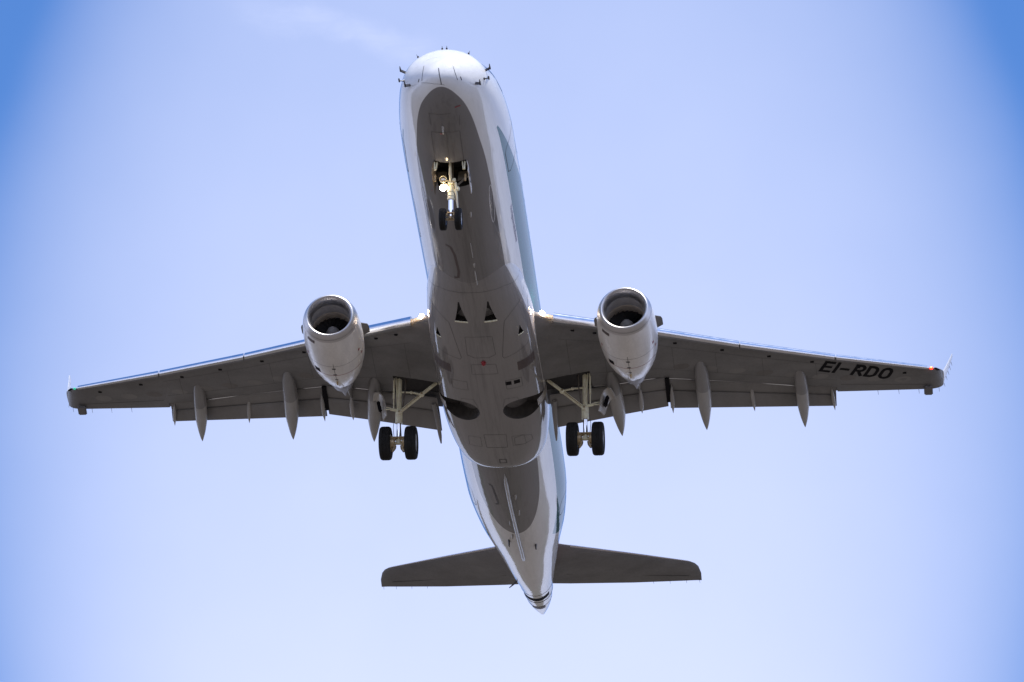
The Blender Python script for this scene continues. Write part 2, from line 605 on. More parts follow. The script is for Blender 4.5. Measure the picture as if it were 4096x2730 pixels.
def door(name, side, x0, x1, z0, z1, w=.016, slant=0.0):
    bm = bmesh.new()
    ks = [(x0 + .12, z0, side), (x1 - .12, z0, side), (x1, z0 + .12, side), (x1, z1 - .12, side), (x1 - .12, z1, side), (x0 + .12, z1, side),
          (x0, z1 - .12, side), (x0, z0 + .12, side), (x0 + .12, z0, side)]
    fus_line(bm, ks, w, mode='z', seg=6)
    return sub(name, bm, M['seam'], fus)


door('passenger_door', 1, 3.30, 4.75, -.55, 1.28, .03)
door('service_door', -1, 3.9, 5.0, -.47, 1.05, .02)
door('cargo_door', 1, 5.9, 7.9, -.60, .30, .02)
door('cargo_door', 1, 21.0, 22.1, -.75, .25, .02)
door('passenger_door', -1, 22.6, 23.4, -.40, 1.15, .02)
# oval belly hatches, outlined by their seams
for sy in (1, -1):
    bm = bmesh.new()
    pts = []
    for k in range(41):
        a = k * 2 * math.pi / 40
        x = 5.25 + .85 * math.cos(a)
        y = sy * (.90 + .055 * math.sin(a) - .03 * math.cos(a))
        th = th_y(x, y)
        p = fpt(x, th, .004)
        pts.append((p, (fpt(x, th, 1) - p).normalized()))
    ribbon(bm, pts, .016)
    sub('belly_hatch', bm, M['white'], fus)
bm = bmesh.new()
fus_line(bm, [(.95, .38), (1.35, .36)], .010)
fus_line(bm, [(.95, .38), (.93, -.2)], .010)
fus_line(bm, [(1.05, -.42), (1.4, -.40)], .010)
sub('access_panel', bm, M['seam'], fus)
for x, y, w, h in ((.78, -.40, .05, .16), (1.62, .11, .05, .06), (4.2, .62, .03, .03)):
    bm = bmesh.new()
    th = th_y(x, y)
    p = fpt(x, th, .003)
    nn = (fpt(x, th, 1) - p).normalized()
    a = Vector((0, 1, 0)).cross(nn).normalized()
    b = nn.cross(a)
    vs = [bm.verts.new(p + a * i * w / 2 + b * j * h / 2) for i, j in ((-1, -1), (1, -1), (1, 1), (-1, 1))]
    bm.faces.new(vs)
    sub('red_placard', bm, M['red'], fus)
# dark hydraulic stain and long seam ahead of the wing fairing
bm = bmesh.new()
fus_line(bm, [(6.75, .50), (6.82, .37), (7.2, .29), (8.0, .26), (8.3, .30), (8.35, .42)], .07, seg=6)
sub('cargo_hatch_edge', bm, M['brown'], fus)
bm = bmesh.new()
fus_line(bm, [(19.55, .52), (19.62, .43), (19.9, .40), (20.6, .35), (20.78, .36), (20.82, .44)], .055, seg=6)
sub('cargo_hatch_edge', bm, M['seam'], fus)
# lightning diverter strips on the radome, given in front view (y, z) and laid on the skin
def nose_x(y, z):
    lo, hi = 0.0, 3.0
    for _ in range(40):
        mid = (lo + hi) / 2
        w_, zt, zb, zm = fsec(mid)
        hz = (zt - zm) if z > zm else (zm - zb)
        if (y / w_) ** 2 + ((z - zm) / max(hz, 1e-5)) ** 2 > 1:
            lo = mid
        else:
            hi = mid
    return hi


def nose_strip(name, keys, w, mat):
    bm = bmesh.new()
    pts = []
    for a, b in zip(keys[:-1], keys[1:]):
        for i in range(7 if b is keys[-1] else 6):
            t = i / 6
            y, z = a[0] + (b[0] - a[0]) * t, a[1] + (b[1] - a[1]) * t
            e = .004
            p = Vector((nose_x(y, z), y, z))
            n_ = Vector((-1, (nose_x(y + e, z) - nose_x(y - e, z)) / (2 * e), (nose_x(y, z + e) - nose_x(y, z - e)) / (2 * e))).normalized()
            pts.append((p + n_ * .004, n_))
    ribbon(bm, pts, w)
    sub(name, bm, M[mat], fus)


nose_strip('lightning_strip', [(.06, -.38), (.03, -.6), (-.02, -.84)], .022, 'probe')
nose_strip('lightning_strip', [(.48, -.14), (.50, -.43), (.52, -.63)], .016, 'probe')
nose_strip('lightning_strip', [(-.30, -.21), (-.37, -.48), (-.44, -.67)], .016, 'probe')
nose_strip('lightning_strip', [(.60, -.53), (.63, -.60)], .03, 'probe')
nose_strip('lightning_strip', [(-.51, -.55), (-.54, -.63)], .03, 'probe')
nose_strip('radome_seam', [(.55, -.66), (.43, -.715), (.18, -.81), (-.1, -.845)], .008, 'seam')
nose_strip('radome_seam', [(.45, .12), (.15, .17)], .006, 'seam')
nose_strip('radome_seam', [(-.2, .17), (-.5, .08)], .006, 'seam')

# air data probes: a short mast out of the skin with a forward pointing tube
for x, y, z, kind in ((1.02, 1.08, .20, 'L'), (1.02, -1.08, .20, 'L'), (.60, .86, -.50, 'L'), (.60, -.86, -.50, 'L'), (.84, 1.04, -.20, 'T'), (.84, -1.04, -.20, 'T'),
                      (.85, .66, .50, 'S'), (.92, -.56, .60, 'S'), (.81, -.04, .78, 'S'), (.82, .08, .78, 'S')):
    w_, zt, zb, zm = fsec(x)
    hz = (zt - zm) if z > zm else (zm - zb)
    th = math.atan2((z - zm) / hz, y / w_)
    p = fpt(x, th, -.02)
    nn = (fpt(x, th, 1) - p).normalized()
    nn = (nn + Vector((-.25, 0, 0))).normalized()
    bm = bmesh.new()
    if kind == 'L':
        e = p + nn * .155
        bar(bm, p, e, .035, .075, .01)
        tube(bm, [e + Vector((.04, 0, 0)), e + Vector((-.08, 0, .0)), e + Vector((-.19, 0, .0))], [.024, .021, .010], 10)
        nm = 'air_data_probe'
    elif kind == 'T':
        e = p + nn * .155
        tube(bm, [p, e], .015, 8)
        tube(bm, [e + Vector((.05, 0, 0)), e + Vector((-.08, 0, 0))], .022, 10)
        tube(bm, [p, p + nn * .04], .035, 10)
        nm = 'temperature_probe'
    else:
        box(bm, p + nn * .035, (.06, .045, .05), None, .01)
        tube(bm, [p + nn * .05, p + nn * .10 + Vector((-.03, 0, 0))], .006, 6)
        nm = 'wiper_post'
    sub(nm, bm, M['probe'], fus)

# blade antennas and drain masts along the keel
for x, y, L, h, mt in ((1.42, .05, .22, .10, 'canoe'), (5.15, -.34, .12, .07, 'canoe'), (7.6, -.2, .09, .06, 'canoe'), (20.15, -.21, .14, .09, 'canoe'), (21.25, -.21, .16, .09, 'canoe'),
                       (22.0, .12, .16, .09, 'canoe'), (23.05, .15, .16, .09, 'canoe'), (23.6, .31, .24, .14, 'probe'), (24.1, -.45, .2, .1, 'probe')):
    th = th_y(x, y)
    p = fpt(x, th, -.01)
    bm = bmesh.new()
    rings = []
    for t in (0, .5, 1):
        s = 1 - .45 * t
        c = p + Vector((.10 * t, 0, -h * t))
        rings.append([c + Vector((L * s * (.5 * math.cos(k * math.pi / 8)), .035 * s * math.sin(k * math.pi / 8), 0)) for k in range(16)])
    loft(bm, rings)
    sub('blade_antenna', bm, M[mt], fus)
for x0, x1, y, r in ((18.75, 25.3, -.02, .055), (6.55, 7.3, -.20, .013), (7.95, 8.65, -.19, .022)):
    bm = bmesh.new()
    rings = []
    for i in range(25):
        t = i / 24
        x = x0 + (x1 - x0) * t
        yy = y + (.02 * t if x0 > 10 else 0)
        e = math.sin(math.pi * min(1, max(.02, min(t * 6, (1 - t) * 14, .5)))) if True else 1
        p = fpt(x, th_y(x, yy), 0)
        rings.append([p + Vector((0, r * e * 1.0 * math.cos(k * math.pi / 6), -r * e * 1.5 * (.4 + math.sin(k * math.pi / 6)))) for k in range(12)])
    loft(bm, rings)
    sub('keel_strake' if x0 > 10 else 'wire_fairing', bm, M['canoe'], fus)
# name lettering low on the port side
FONT = bpy.data.fonts.load('<builtin>')


def text_mesh(txt, bold=0.0, spacing=1.0):
    cu = bpy.data.curves.new('t', 'FONT')
    cu.body = txt
    cu.font = FONT
    cu.fill_mode = 'FRONT'
    cu.offset = bold
    cu.space_character = spacing
    cu.resolution_u = 8
    o = bpy.data.objects.new('t', cu)
    COL.objects.link(o)
    bpy.context.view_layer.update()
    dg = bpy.context.evaluated_depsgraph_get()
    me = bpy.data.meshes.new_from_object(o.evaluated_get(dg), depsgraph=dg)
    bpy.data.objects.remove(o)
    bpy.data.curves.remove(cu)
    x = [v.co.x for v in me.vertices]
    y = [v.co.y for v in me.vertices]
    b = (min(x), max(x), min(y), max(y))
    return me, b


def place_text(name, txt, fn, width, height, mat, parent, bold=0.0, spacing=1.0):
    me, b = text_mesh(txt, bold, spacing)
    tb = bmesh.new()
    tb.from_mesh(me)
    bmesh.ops.triangulate(tb, faces=tb.faces)
    for _ in range(3):
        le = [e for e in tb.edges if e.calc_length() > .09]
        bmesh.ops.subdivide_edges(tb, edges=le, cuts=1)
        bmesh.ops.triangulate(tb, faces=tb.faces)
    tb.to_mesh(me)
    tb.free()
    for v in me.vertices:
        u = (v.co.x - b[0]) / (b[1] - b[0]) * width
        w = (v.co.y - b[2]) / (b[3] - b[2]) * height
        v.co = fn(u, w)
    me.materials.append(mat)
    o = bpy.data.objects.new(name, me)
    COL.objects.link(o)
    o.parent = parent
    return o


place_text('name_lettering', 'Parco Regionale della Maremma', lambda u, w: fpt(6.3 + u, th_z(6.3 + u, -.72 + w, -1), .004), 1.75, .14, M['script'], fus, .01)
# flight deck windows and cabin windows
for side in (1, -1):
    for (xa, xb, za, zb_) in ((1.50, 2.02, .62, 1.02), (2.1, 2.62, .55, 1.05)):
        bm = bmesh.new()
        grid = []
        for i in range(5):
            row = []
            for j in range(5):
                x = xa + (xb - xa) * i / 4
                z = za + (zb_ - za) * j / 4
                x += .18 * j / 4
                row.append(bm.verts.new(fpt(x, th_z(x, min(z, fsec(x)[1] - .05), side), .004)))
            grid.append(row)
        for i in range(4):
            for j in range(4):
                bm.faces.new((grid[i][j], grid[i + 1][j], grid[i + 1][j + 1], grid[i][j + 1]))
        sub('cockpit_window', bm, M['glass'], fus)
    for k in range(20):
        x0 = 5.6 + k * .80
        bm = bmesh.new()
        ring = [bm.verts.new(fpt(x0 + .13 * math.copysign(abs(math.cos(a)) ** .6, math.cos(a)), th_z(x0, .80 + .15 * math.copysign(abs(math.sin(a)) ** .6, math.sin(a)), side), .004))
                for a in [i * math.pi / 10 for i in range(20)]]
        bm.faces.new(ring)
        sub('cabin_window', bm, M['glass'], fus)

# tail cone: dark joint, inlet slot and cooling lip
bm = bmesh.new()
for x, w in ((28.72, .035), (29.42, .055), (29.88, .03)):
    pts = []
    for k in range(41):
        th = -math.pi / 2 + (k / 40 - .5) * 3.6
        xx = x + .22 * (1 - math.cos(th + math.pi / 2)) * .35
        p = fpt(xx, th, .004)
        pts.append((p, (fpt(xx, th, 1) - p).normalized()))
    ribbon(bm, pts, w)
sub('tail_cone_joint', bm, M['seam'], fus)
bm = bmesh.new()
G_ = []
for i in range(5):
    G_.append([bm.verts.new(fpt(29.02 + .26 * i / 4, -math.pi / 2 + (j / 16 - .5) * 1.75, .006)) for j in range(17)])
for i in range(4):
    for j in range(16):
        bm.faces.new((G_[i][j], G_[i + 1][j], G_[i + 1][j + 1], G_[i][j + 1]))
sub('auxiliary_air_inlet', bm, M['black'], fus)
bm = bmesh.new()
G_ = []
for i in range(4):
    G_.append([bm.verts.new(fpt(29.95 + .22 * i / 3, -math.pi / 2 + (j / 10 - .5) * 1.1, .005)) for j in range(11)])
for i in range(3):
    for j in range(10):
        bm.faces.new((G_[i][j], G_[i + 1][j], G_[i + 1][j + 1], G_[i][j + 1]))
sub('exhaust_vent', bm, M['brown'], fus)
bm = bmesh.new()
p = fpt(28.2, th_z(28.2, .25, 1), 0)
tube(bm, [p, p + Vector((.05, .09, -.07)), p + Vector((.15, .24, -.15))], [.03, .028, .012], 8)
sub('drain_mast', bm, M['probe'], fus)

# ------------------------------------------------------------------ belly fairing
BX = [8.35, 8.7, 9.2, 9.7, 10.3, 11, 12, 13.5, 15, 16, 17, 17.8, 18.25, 18.42]
BW = [1.10, 1.17, 1.25, 1.33, 1.41, 1.47, 1.51, 1.535, 1.54, 1.525, 1.46, 1.34, 1.20, 1.06]
BZ = [-1.64, -1.70, -1.745, -1.78, -1.81, -1.845, -1.87, -1.885, -1.88, -1.865, -1.83, -1.77, -1.72, -1.66]
BN = [2, 2.05, 2.15, 2.25, 2.4, 2.55, 2.7, 2.8, 2.8, 2.7, 2.6, 2.5, 2.4, 2.4]
BM = [-.75] * 11 + [-.8, -.85, -.9]


def bsec(x):
    return pchip(BX, BW, x), pchip(BX, BZ, x), pchip(BX, BN, x), pchip(BX, BM, x)


def bpt(x, th, off=0.0):
    w, zb, n, zm = bsec(x)
    c, s = math.cos(th), math.sin(th)
    hz = zm - zb
    if s > 0:
        y, z = w * c, zm + .55 * s
    else:
        y = w * math.copysign(abs(c) ** (2 / n), c)
        z = zm + hz * math.copysign(abs(s) ** (2 / n), s)
    nn = Vector((0, c / w, s / hz)).normalized()
    return Vector((x, y, z)) + nn * off


def bth(x, y):
    w, zb, n, zm = bsec(x)
    c = math.copysign((min(1, abs(y) / w)) ** (n / 2), y)
    return -math.acos(c)


bm = bmesh.new()
bxs = [8.35 + i * .15 for i in range(67)] + [18.36, 18.42]
ths = [k * 2 * math.pi / 160 for k in range(160)]
loft(bm, [[bpt(x, t) for t in ths] for x in bxs])
fair = link('belly_fairing', bm, M['fair_livery'], None)
cs = []
for s in (1, -1):
    bm = bmesh.new()
    lathe(bm, (14.98, s * .76, -2.4), (0, s * .20, 1), [(0, .52), (.5, .52), (1.22, .50)], 48)
    cs.append(link('cut', bm, M['tub'], None))
    # flush ram-air inlets: wedge shaped ramps that deepen to the rear
    for (x0, x1, yc, hw, dep) in ((9.42, 10.32, .41, .18, .24), (10.95, 11.32, 1.16, .075, .12)):
        zs = [bpt(x0, bth(x0, s * yc)).z, bpt(x1, bth(x1, s * yc)).z]
        bm = bmesh.new()
        n_ = 7
        low, hi = [], []
        for i in range(n_):
            t = i / (n_ - 1)
            x = x0 + (x1 - x0) * t
            h = hw * (.10 + .90 * t ** 1.25)
            zz = zs[0] + (zs[1] - zs[0]) * t
            low.append((x, h, zz - .25))
            hi.append((x, h, zz + .01 + dep * t))
        rings = [[(a[0], s * yc - a[1], a[2]), (a[0], s * yc + a[1], a[2]), (b[0], s * yc + b[1], b[2]), (b[0], s * yc - b[1], b[2])] for a, b in zip(low, hi)]
        loft(bm, [[Vector(v) for v in r] for r in rings])
        cs.append(link('cut', bm, M['dark'], None, smooth=False))
cut(fair, cs)
fair.parent = jet
fair.location = -OFF
for s in (1, -1):
    bm = bmesh.new()
    G_ = [[bm.verts.new(bpt(14.86 + .34 * i / 3, (-R_(8 + 30 * j / 6)) if s > 0 else (-math.pi + R_(8 + 30 * j / 6)), .02)) for j in range(7)] for i in range(4)]
    for i in range(3):
        for j in range(6):
            bm.faces.new((G_[i][j], G_[i + 1][j], G_[i + 1][j + 1], G_[i][j + 1]))
    sub('gear_leg_panel', bm, M['leg_panel'], fair)
    for (x1, yc, hw, hgt) in ((10.32, .41, .185, .05), (11.32, 1.16, .075, .03)):
        th = bth(x1, s * yc)
        p = bpt(x1, th)
        a = bpt(x1, bth(x1, s * yc - hw))
        b = bpt(x1, bth(x1, s * yc + hw))
        bm = bmesh.new()
        tube(bm, [a + Vector((.01, 0, -.004)), p + Vector((.01, 0, -.006)), b + Vector((.01, 0, -.004))], hgt / 2, 10)
        sub('inlet_lip', bm, M['gear'], fair)


def fair_line(bm, keys, width, seg=8, off=.004):
    pts = []
    for a, b in zip(keys[:-1], keys[1:]):
        for i in range(seg + (b is keys[-1])):
            t = i / seg
            x = a[0] + (b[0] - a[0]) * t
            y = a[1] + (b[1] - a[1]) * t
            th = bth(x, y)
            p = bpt(x, th, off)
            pts.append((p, (bpt(x, th, 1) - p).normalized()))
    ribbon(bm, pts, width)


def panel(name, ks, w=.014, mat='seam'):
    bm = bmesh.new()
    fair_line(bm, ks + [ks[0]], w)
    sub(name, bm, M[mat], fair)


for s in (1, -1):
    panel('air_conditioning_door', [(10.45, s * .78), (10.2, s * 1.0), (9.9, s * 1.40), (11.9, s * 1.42), (12.2, s * .62), (12.1, s * .58), (10.7, s * .74)], .012)
    panel('access_panel', [(13.35, s * .55), (13.35, s * 1.0), (13.8, s * 1.0), (13.8, s * .55)], .010)
    panel('access_panel', [(14.3, s * .45), (14.3, s * .8), (14.65, s * .85), (14.75, s * .35)], .008)
    panel('access_panel', [(16.4, s * .45), (16.4, s * .8), (16.95, s * .82), (16.95, s * .45)], .008)
    bm = bmesh.new()
    G_ = []
    for i in range(5):
        G_.append([bm.verts.new(bpt(12.55 + .42 * i / 4, bth(12.55 + .42 * i / 4, s * (.95 + .46 * j / 8)), .004)) for j in range(9)])
    for i in range(4):
        for j in range(8):
            bm.faces.new((G_[i][j], G_[i + 1][j], G_[i + 1][j + 1], G_[i][j + 1]))
    sub('outflow_grille', bm, M['brown'] if s < 0 else M['brown'], fair)
panel('access_panel', [(11.05, .38), (11.05, -.38), (11.95, -.40), (12.1, -.2), (12.1, .2), (11.95, .40)], .010)
panel('access_panel', [(12.45, .34), (12.45, -.36), (12.95, -.38), (12.95, .36)], .010)
panel('access_panel', [(16.25, .34), (16.25, -.30), (17.0, -.28), (17.0, .32)], .012)
panel('access_panel', [(16.5, -.52), (16.42, -.75), (16.55, -1.0), (16.85, -1.02), (16.95, -.75), (16.9, -.5)], .012)
panel('service_hatch', [(17.75, .03), (17.75, -.16), (17.98, -.16), (17.98, .03)], .03)
for yy in (-.62, -.86):
    bm = bmesh.new()
    vs = [bm.verts.new(bpt(x, bth(x, y), .004)) for x, y in ((13.42, yy - .085), (13.42, yy + .085), (13.60, yy + .085), (13.60, yy - .085))]
    bm.faces.new(vs)
    sub('vent_grille', bm, M['black'], fair)
bm = bmesh.new()
ellip(bm, bpt(12.36, bth(12.36, -.02)), (.10, .07, .09), None, 0, 28, 18)
sub('anti_collision_beacon', bm, M['red'], fair)
# front joint of the fairing with the fuselage
bm = bmesh.new()
fair_line(bm, [(9.35, 1.3), (9.05, .9), (8.98, .5), (8.95, 0), (8.98, -.5), (9.05, -.9), (9.35, -1.3)], .010)
sub('fairing_joint', bm, M['seam'], fair)

# ------------------------------------------------------------------ wings
#        y      LEx    LEz   TEx    TEz   thick
WS = [(0.60, 11.05, -.92, 16.20, -1.12, .135), (1.60, 11.60, -.80, 16.20, -1.00, .135), (2.00, 11.86, -.73, 16.20, -.93, .130), (4.70, 13.17, -.43, 16.22, -.42, .115),
      (7.10, 14.36, -.20, 16.98, -.07, .110), (9.79, 15.68, .12, 17.70, .23, .105), (12.37, 16.92, .47, 17.85, .34, .100)]
WY = [w[0] for w in WS]


def lerp_tab(tab, y):
    i = 0
    while i < len(tab) - 2 and y > tab[i + 1][0]:
        i += 1
    a, b = tab[i], tab[i + 1]
    t = (y - a[0]) / (b[0] - a[0])
    return [a[k] + (b[k] - a[k]) * t for k in range(1, len(a))]


def yt(t, tc):
    t = max(t, 0)
    return 5 * tc * (.2969 * math.sqrt(t) - .126 * t - .3516 * t * t + .2843 * t ** 3 - .1036 * t ** 4)


def wpt(y, t, up):
    lx, lz, tx, tz, tc = lerp_tab(WS, y)
    c = tx - lx
    z = lz + (tz - lz) * t + (1.15 if up > 0 else -.85) * yt(t, tc) * c
    return Vector((lx + c * t, y, z))


def lowz(x, y):
    lx, lz, tx, tz, tc = lerp_tab(WS, y)
    return wpt(y, (x - lx) / (tx - lx), -1).z


GAP = [(0.6, 15.3), (2.8, 15.36), (3.65, 15.50), (4.72, 15.55), (8.5, 16.95), (9.79, 17.40)]


def cosd(a, b, n):
    return [a + (b - a) * (1 - math.cos(math.pi * i / n)) / 2 for i in range(n + 1)]


def airring(y, t1):
    N = 22
    up = [wpt(y, t1 * (1 - math.sin(math.pi / 2 * (1 - i / N)) * 1.0), 1) for i in range(N + 1)]
    ts = [t1 * ((i / N) ** 1.8) for i in range(N + 1)]
    return [wpt(y, t, 1) for t in reversed(ts)] + [wpt(y, t, -1) for t in ts[1:]]


def S(v, s):
    return Vector((v[0], v[1] * s, v[2]))


def small_airfoil(le, te, y, tc, s=1, n=12, camber=0.0):
    """ring of a thin airfoil between two (x, z) points"""
    le, te = Vector((le[0], 0, le[1])), Vector((te[0], 0, te[1]))
    d = te - le
    c = d.length
    d.normalize()
    nrm = Vector((-d.z, 0, d.x))
    if nrm.z < 0:
        nrm.negate()
    ts = [(i / n) ** 1.8 for i in range(n + 1)]
    out = []
    for t in reversed(ts):
        out.append(le + d * (t * c) + nrm * (yt(t, tc) * c + camber * c * 4 * t * (1 - t)))
    for t in ts[1:]:
        out.append(le + d * (t * c) + nrm * (-yt(t, tc) * c + camber * c * 4 * t * (1 - t)))
    return [Vector((p.x, y * s, p.z)) for p in out]


FLAPS = {  # y: gap point, vane line, trailing edge (x, z)
    'outer': [(4.98, (15.64, -.46), (16.18, -.57), (16.86, -.72)), (9.70, (17.36, .22), (17.72, .11), (18.06, -.03))],
    'inner': [(1.62, (15.30, -1.14), (16.00, -1.20), (16.87, -1.30)), (3.60, (15.50, -.70), (16.06, -.80), (16.80, -.94)), (4.92, (15.56, -.47), (16.12, -.58), (16.79, -.70))]}


def canoe(pts, mat_split, mats, parent, name, s):
    """pts: (x, y, z, half width, half height)"""
    bm = bmesh.new()
    P = []
    n = len(pts)
    ux = [p[0] for p in pts]
    M_ = 40
    for i in range(M_ + 1):
        t = i / M_
        t = t * t * (3 - 2 * t) * .35 + t * .65
        x = ux[0] + (ux[-1] - ux[0]) * t
        P.append((x, *[pchip(ux, [p[k] for p in pts], x) for k in (1, 2, 3, 4)]))
    rings = []
    for x, y, z, w, h in P:
        rings.append([Vector((x, s * (y + w * math.copysign(abs(math.cos(a)) ** .9, math.cos(a))), z + h * math.sin(a))) for a in [k * math.pi / 14 for k in range(28)]])
    vs = loft(bm, rings)
    if mat_split is not None:
        for f in bm.faces:
            f.material_index = 1 if f.calc_center_median().x < mat_split else 0
    return sub(name, bm, mats, parent)


def wing(s):
    bm = bmesh.new()
    ys1 = [.6, 1.1, 1.6, 2.0, 2.6, 3.2, 3.9, 4.7, 5.5, 6.3, 7.1, 8.0, 8.9, 9.74]
    rings = []
    for y in ys1:
        lx, lz, tx, tz, tc = lerp_tab(WS, y)
        gx = lerp_tab(GAP, y)[0]
        rings.append([S(v, s) for v in airring(y, (gx - lx) / (tx - lx))])
    loft(bm, rings)
    W = link('wing', bm, M['wing'], None)
    # landing gear bay cut up into the wing
    cb = bmesh.new()
    lo_ = [(14.54, 1.25), (14.50, 2.82), (15.48, 2.84), (15.48, 1.25)]
    top_ = (-1.0, -.80, -.80, -1.0)
    loft(cb, [[Vector((a, s * b, -2)) for a, b in lo_], [Vector((a, s * b, t_)) for (a, b), t_ in zip(lo_, top_)]])
    cut(W, [link('cut', cb, M['dark'], None, smooth=False)])
    # outer wing with the aileron, tip and winglet
    bm = bmesh.new()
    bm.from_mesh(W.data)
    rings = [[S(v, s) for v in airring(y, 1.0)] for y in (9.742, 10.4, 11.1, 11.8, 12.37)]
    tip = [(12.50, 16.98, .515, 17.87, .36, .095), (12.62, 17.09, .57, 17.895, .40, .09), (12.72, 17.24, .63, 17.92, .455, .085), (12.79, 17.44, .70, 17.95, .535, .075)]
    for y, lx, lz, tx, tz, tc in tip:
        rings.append([S(v, s) for v in small_airfoil((lx, lz), (tx, tz), y, tc, 1, 22)])
    loft(bm, rings)
    me = W.data
    mats = [m_ for m_ in me.materials]
    bmesh.ops.recalc_face_normals(bm, faces=bm.faces)
    bm.to_mesh(me)
    bm.free()
    for p in me.polygons:
        p.use_smooth = True
    me.set_sharp_from_angle(angle=R_(32))
    W.parent = jet
    W.location = -OFF

    # winglet
    bm = bmesh.new()
    rr = []
    for i in range(9):
        t = i / 8
        lx = 17.44 + (18.78 - 17.44) * t ** .92
        lz = .70 + (2.12 - .70) * t
        tx = 17.95 + (19.10 - 17.95) * t
        tz = .56 + (2.17 - .56) * t
        y = 12.79 + .235 * t
        a = Vector((lx, y, lz))
        b = Vector((tx, y, tz))
        d = (b - a)
        nn = Vector((0, 1, 0))
        ring = []
        n = 10
        ts = [(k / n) ** 1.6 for k in range(n + 1)]
        for tt in reversed(ts):
            ring.append(a + d * tt + nn * yt(tt, .09) * d.length)
        for tt in ts[1:]:
            ring.append(a + d * tt - nn * yt(tt, .09) * d.length)
        rr.append([S(v, s) for v in ring])
    loft(bm, rr)
    wl = sub('winglet', bm, M['white'], W)

    # leading edge slats, extended and drooped
    for y0, y1 in ((2.02, 3.75), (4.45, 7.09), (7.13, 9.75), (9.80, 12.36)):
        bm = bmesh.new()
        rings = []
        for i in range(7):
            y = y0 + (y1 - y0) * i / 6
            lx, lz, tx, tz, tc = lerp_tab(WS, y)
            c = tx - lx
            r = .030 * c + .048                 # rounded nose
            L = .085 * c + .17
            prof = [Vector((L, 0, r * 1.18)), Vector((L * .72, 0, r * 1.22)), Vector((r * 1.5, 0, r * 1.12))]
            for k in range(15):
                a = R_(90 + 165 * k / 14)
                prof.append(Vector((r + r * math.cos(a), 0, r * math.sin(a))))
            prof += [Vector((r * 1.25, 0, -r * .80)), Vector((r * 1.5, 0, -r * .55)), Vector((r * 1.6, 0, 0)), Vector((L * .7, 0, r * .85)), Vector((L, 0, r * 1.10))]
            rot = Matrix.Rotation(R_(-18), 3, 'Y')
            drop = Vector((lx - .10 - .02 * c, 0, lz - .035 - .02 * c))
            rings.append([S(Vector((0, y, 0)) + drop + rot @ v, s) for v in prof])
        loft(bm, rings)
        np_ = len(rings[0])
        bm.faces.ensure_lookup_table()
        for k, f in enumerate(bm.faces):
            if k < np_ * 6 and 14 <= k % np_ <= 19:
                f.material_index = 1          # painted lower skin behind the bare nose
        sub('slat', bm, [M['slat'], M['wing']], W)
    # brackets seen in the slat slot
    for y in (2.5, 3.1, 5.3, 6.6, 7.9, 9.1, 10.4, 11.7):
        bm = bmesh.new()
        lx = lerp_tab(WS, y)[0]
        x = lx + .30
        box(bm, (x, s * y, lowz(x, y) - .002), (.08, .11, .02), None, .006)
        sub('slat_track_cover', bm, M['black'], W)
    # skin joints: spar lines and rib lines
    for ks in ([(t_, y) for y in (2.1, 4.0, 6.0, 8.0, 9.7)] for t_ in (.17, .60)):
        bm = bmesh.new()
        pts = []
        for (ta, ya), (tb_, yb) in zip(ks[:-1], ks[1:]):
            for i in range(9):
                y = ya + (yb - ya) * i / 8
                pts.append((S(wpt(y, ta, -1) + Vector((0, 0, -.003)), s), Vector((0, 0, -1))))
        ribbon(bm, pts, .010)
        sub('skin_joint', bm, M['seam'], W)
    for y in (2.3, 3.3, 5.2, 6.4, 7.7, 9.2):
        bm = bmesh.new()
        ribbon(bm, [(S(wpt(y, .17 + .43 * i / 12, -1) + Vector((0, 0, -.003)), s), Vector((0, 0, -1))) for i in range(13)], .008)
        sub('skin_joint', bm, M['seam'], W)
    # spoiler panels closing the upper skin behind the box
    bm = bmesh.new()
    rr = []
    for y in ys1:
        lx, lz, tx, tz, tc = lerp_tab(WS, y)
        t0 = (lerp_tab(GAP, y)[0] - lx) / (tx - lx)
        a_, b_ = wpt(y, t0 - .02, 1), wpt(y, min(.97, t0 + (.18 if y < 3.5 else .11 if y < 6.6 else .20)), 1)
        rr.append([S(v, s) for v in (a_ + Vector((0, 0, .003)), b_ + Vector((0, 0, .006)), b_ - Vector((0, 0, .012)), a_ - Vector((0, 0, .03)))])
    loft(bm, rr)
    sub('spoiler', bm, M['wing'], W)
    # flaps
    for nm, tab in FLAPS.items():
        bm = bmesh.new()
        fore, aft = [], []
        n = 8
        for i in range(n + 1):
            y = tab[0][0] + (tab[-1][0] - tab[0][0]) * i / n
            k = 0
            while k < len(tab) - 2 and y > tab[k + 1][0]:
                k += 1
            a, b = tab[k], tab[k + 1]
            u = (y - a[0]) / (b[0] - a[0])
            Gp, Vp, Tp = [(a[j][0] + (b[j][0] - a[j][0]) * u, a[j][1] + (b[j][1] - a[j][1]) * u) for j in (1, 2, 3)]
            fore.append(small_airfoil((Gp[0] + .055, Gp[1] + .02), (Vp[0] + .10, Vp[1] + .055), y, .15, s))
            aft.append(small_airfoil((Vp[0] + .02, Vp[1] + .035), (Tp[0], Tp[1]), y, .13, s))
        loft(bm, fore)
        loft(bm, aft)
        fl = sub('flap', bm, M['flap'], W)
        # polished nose of the flap showing in the slot
        bm = bmesh.new()
        pts = []
        for i in range(9):
            y = tab[0][0] + (tab[-1][0] - tab[0][0]) * i / 8
            if (nm == 'inner' and y < 2.85) or y > 8.6:
                continue
            gx = lerp_tab(GAP, y)[0]
            pts.append((gx + .06, s * y, lowz(gx - .02, y) + .035))
        tube(bm, pts, .028, 10)
        sub('flap_nose', bm, M['metal'], W)
    # aileron: separate lower skin line and trailing strip
    bm = bmesh.new()
    pts = []
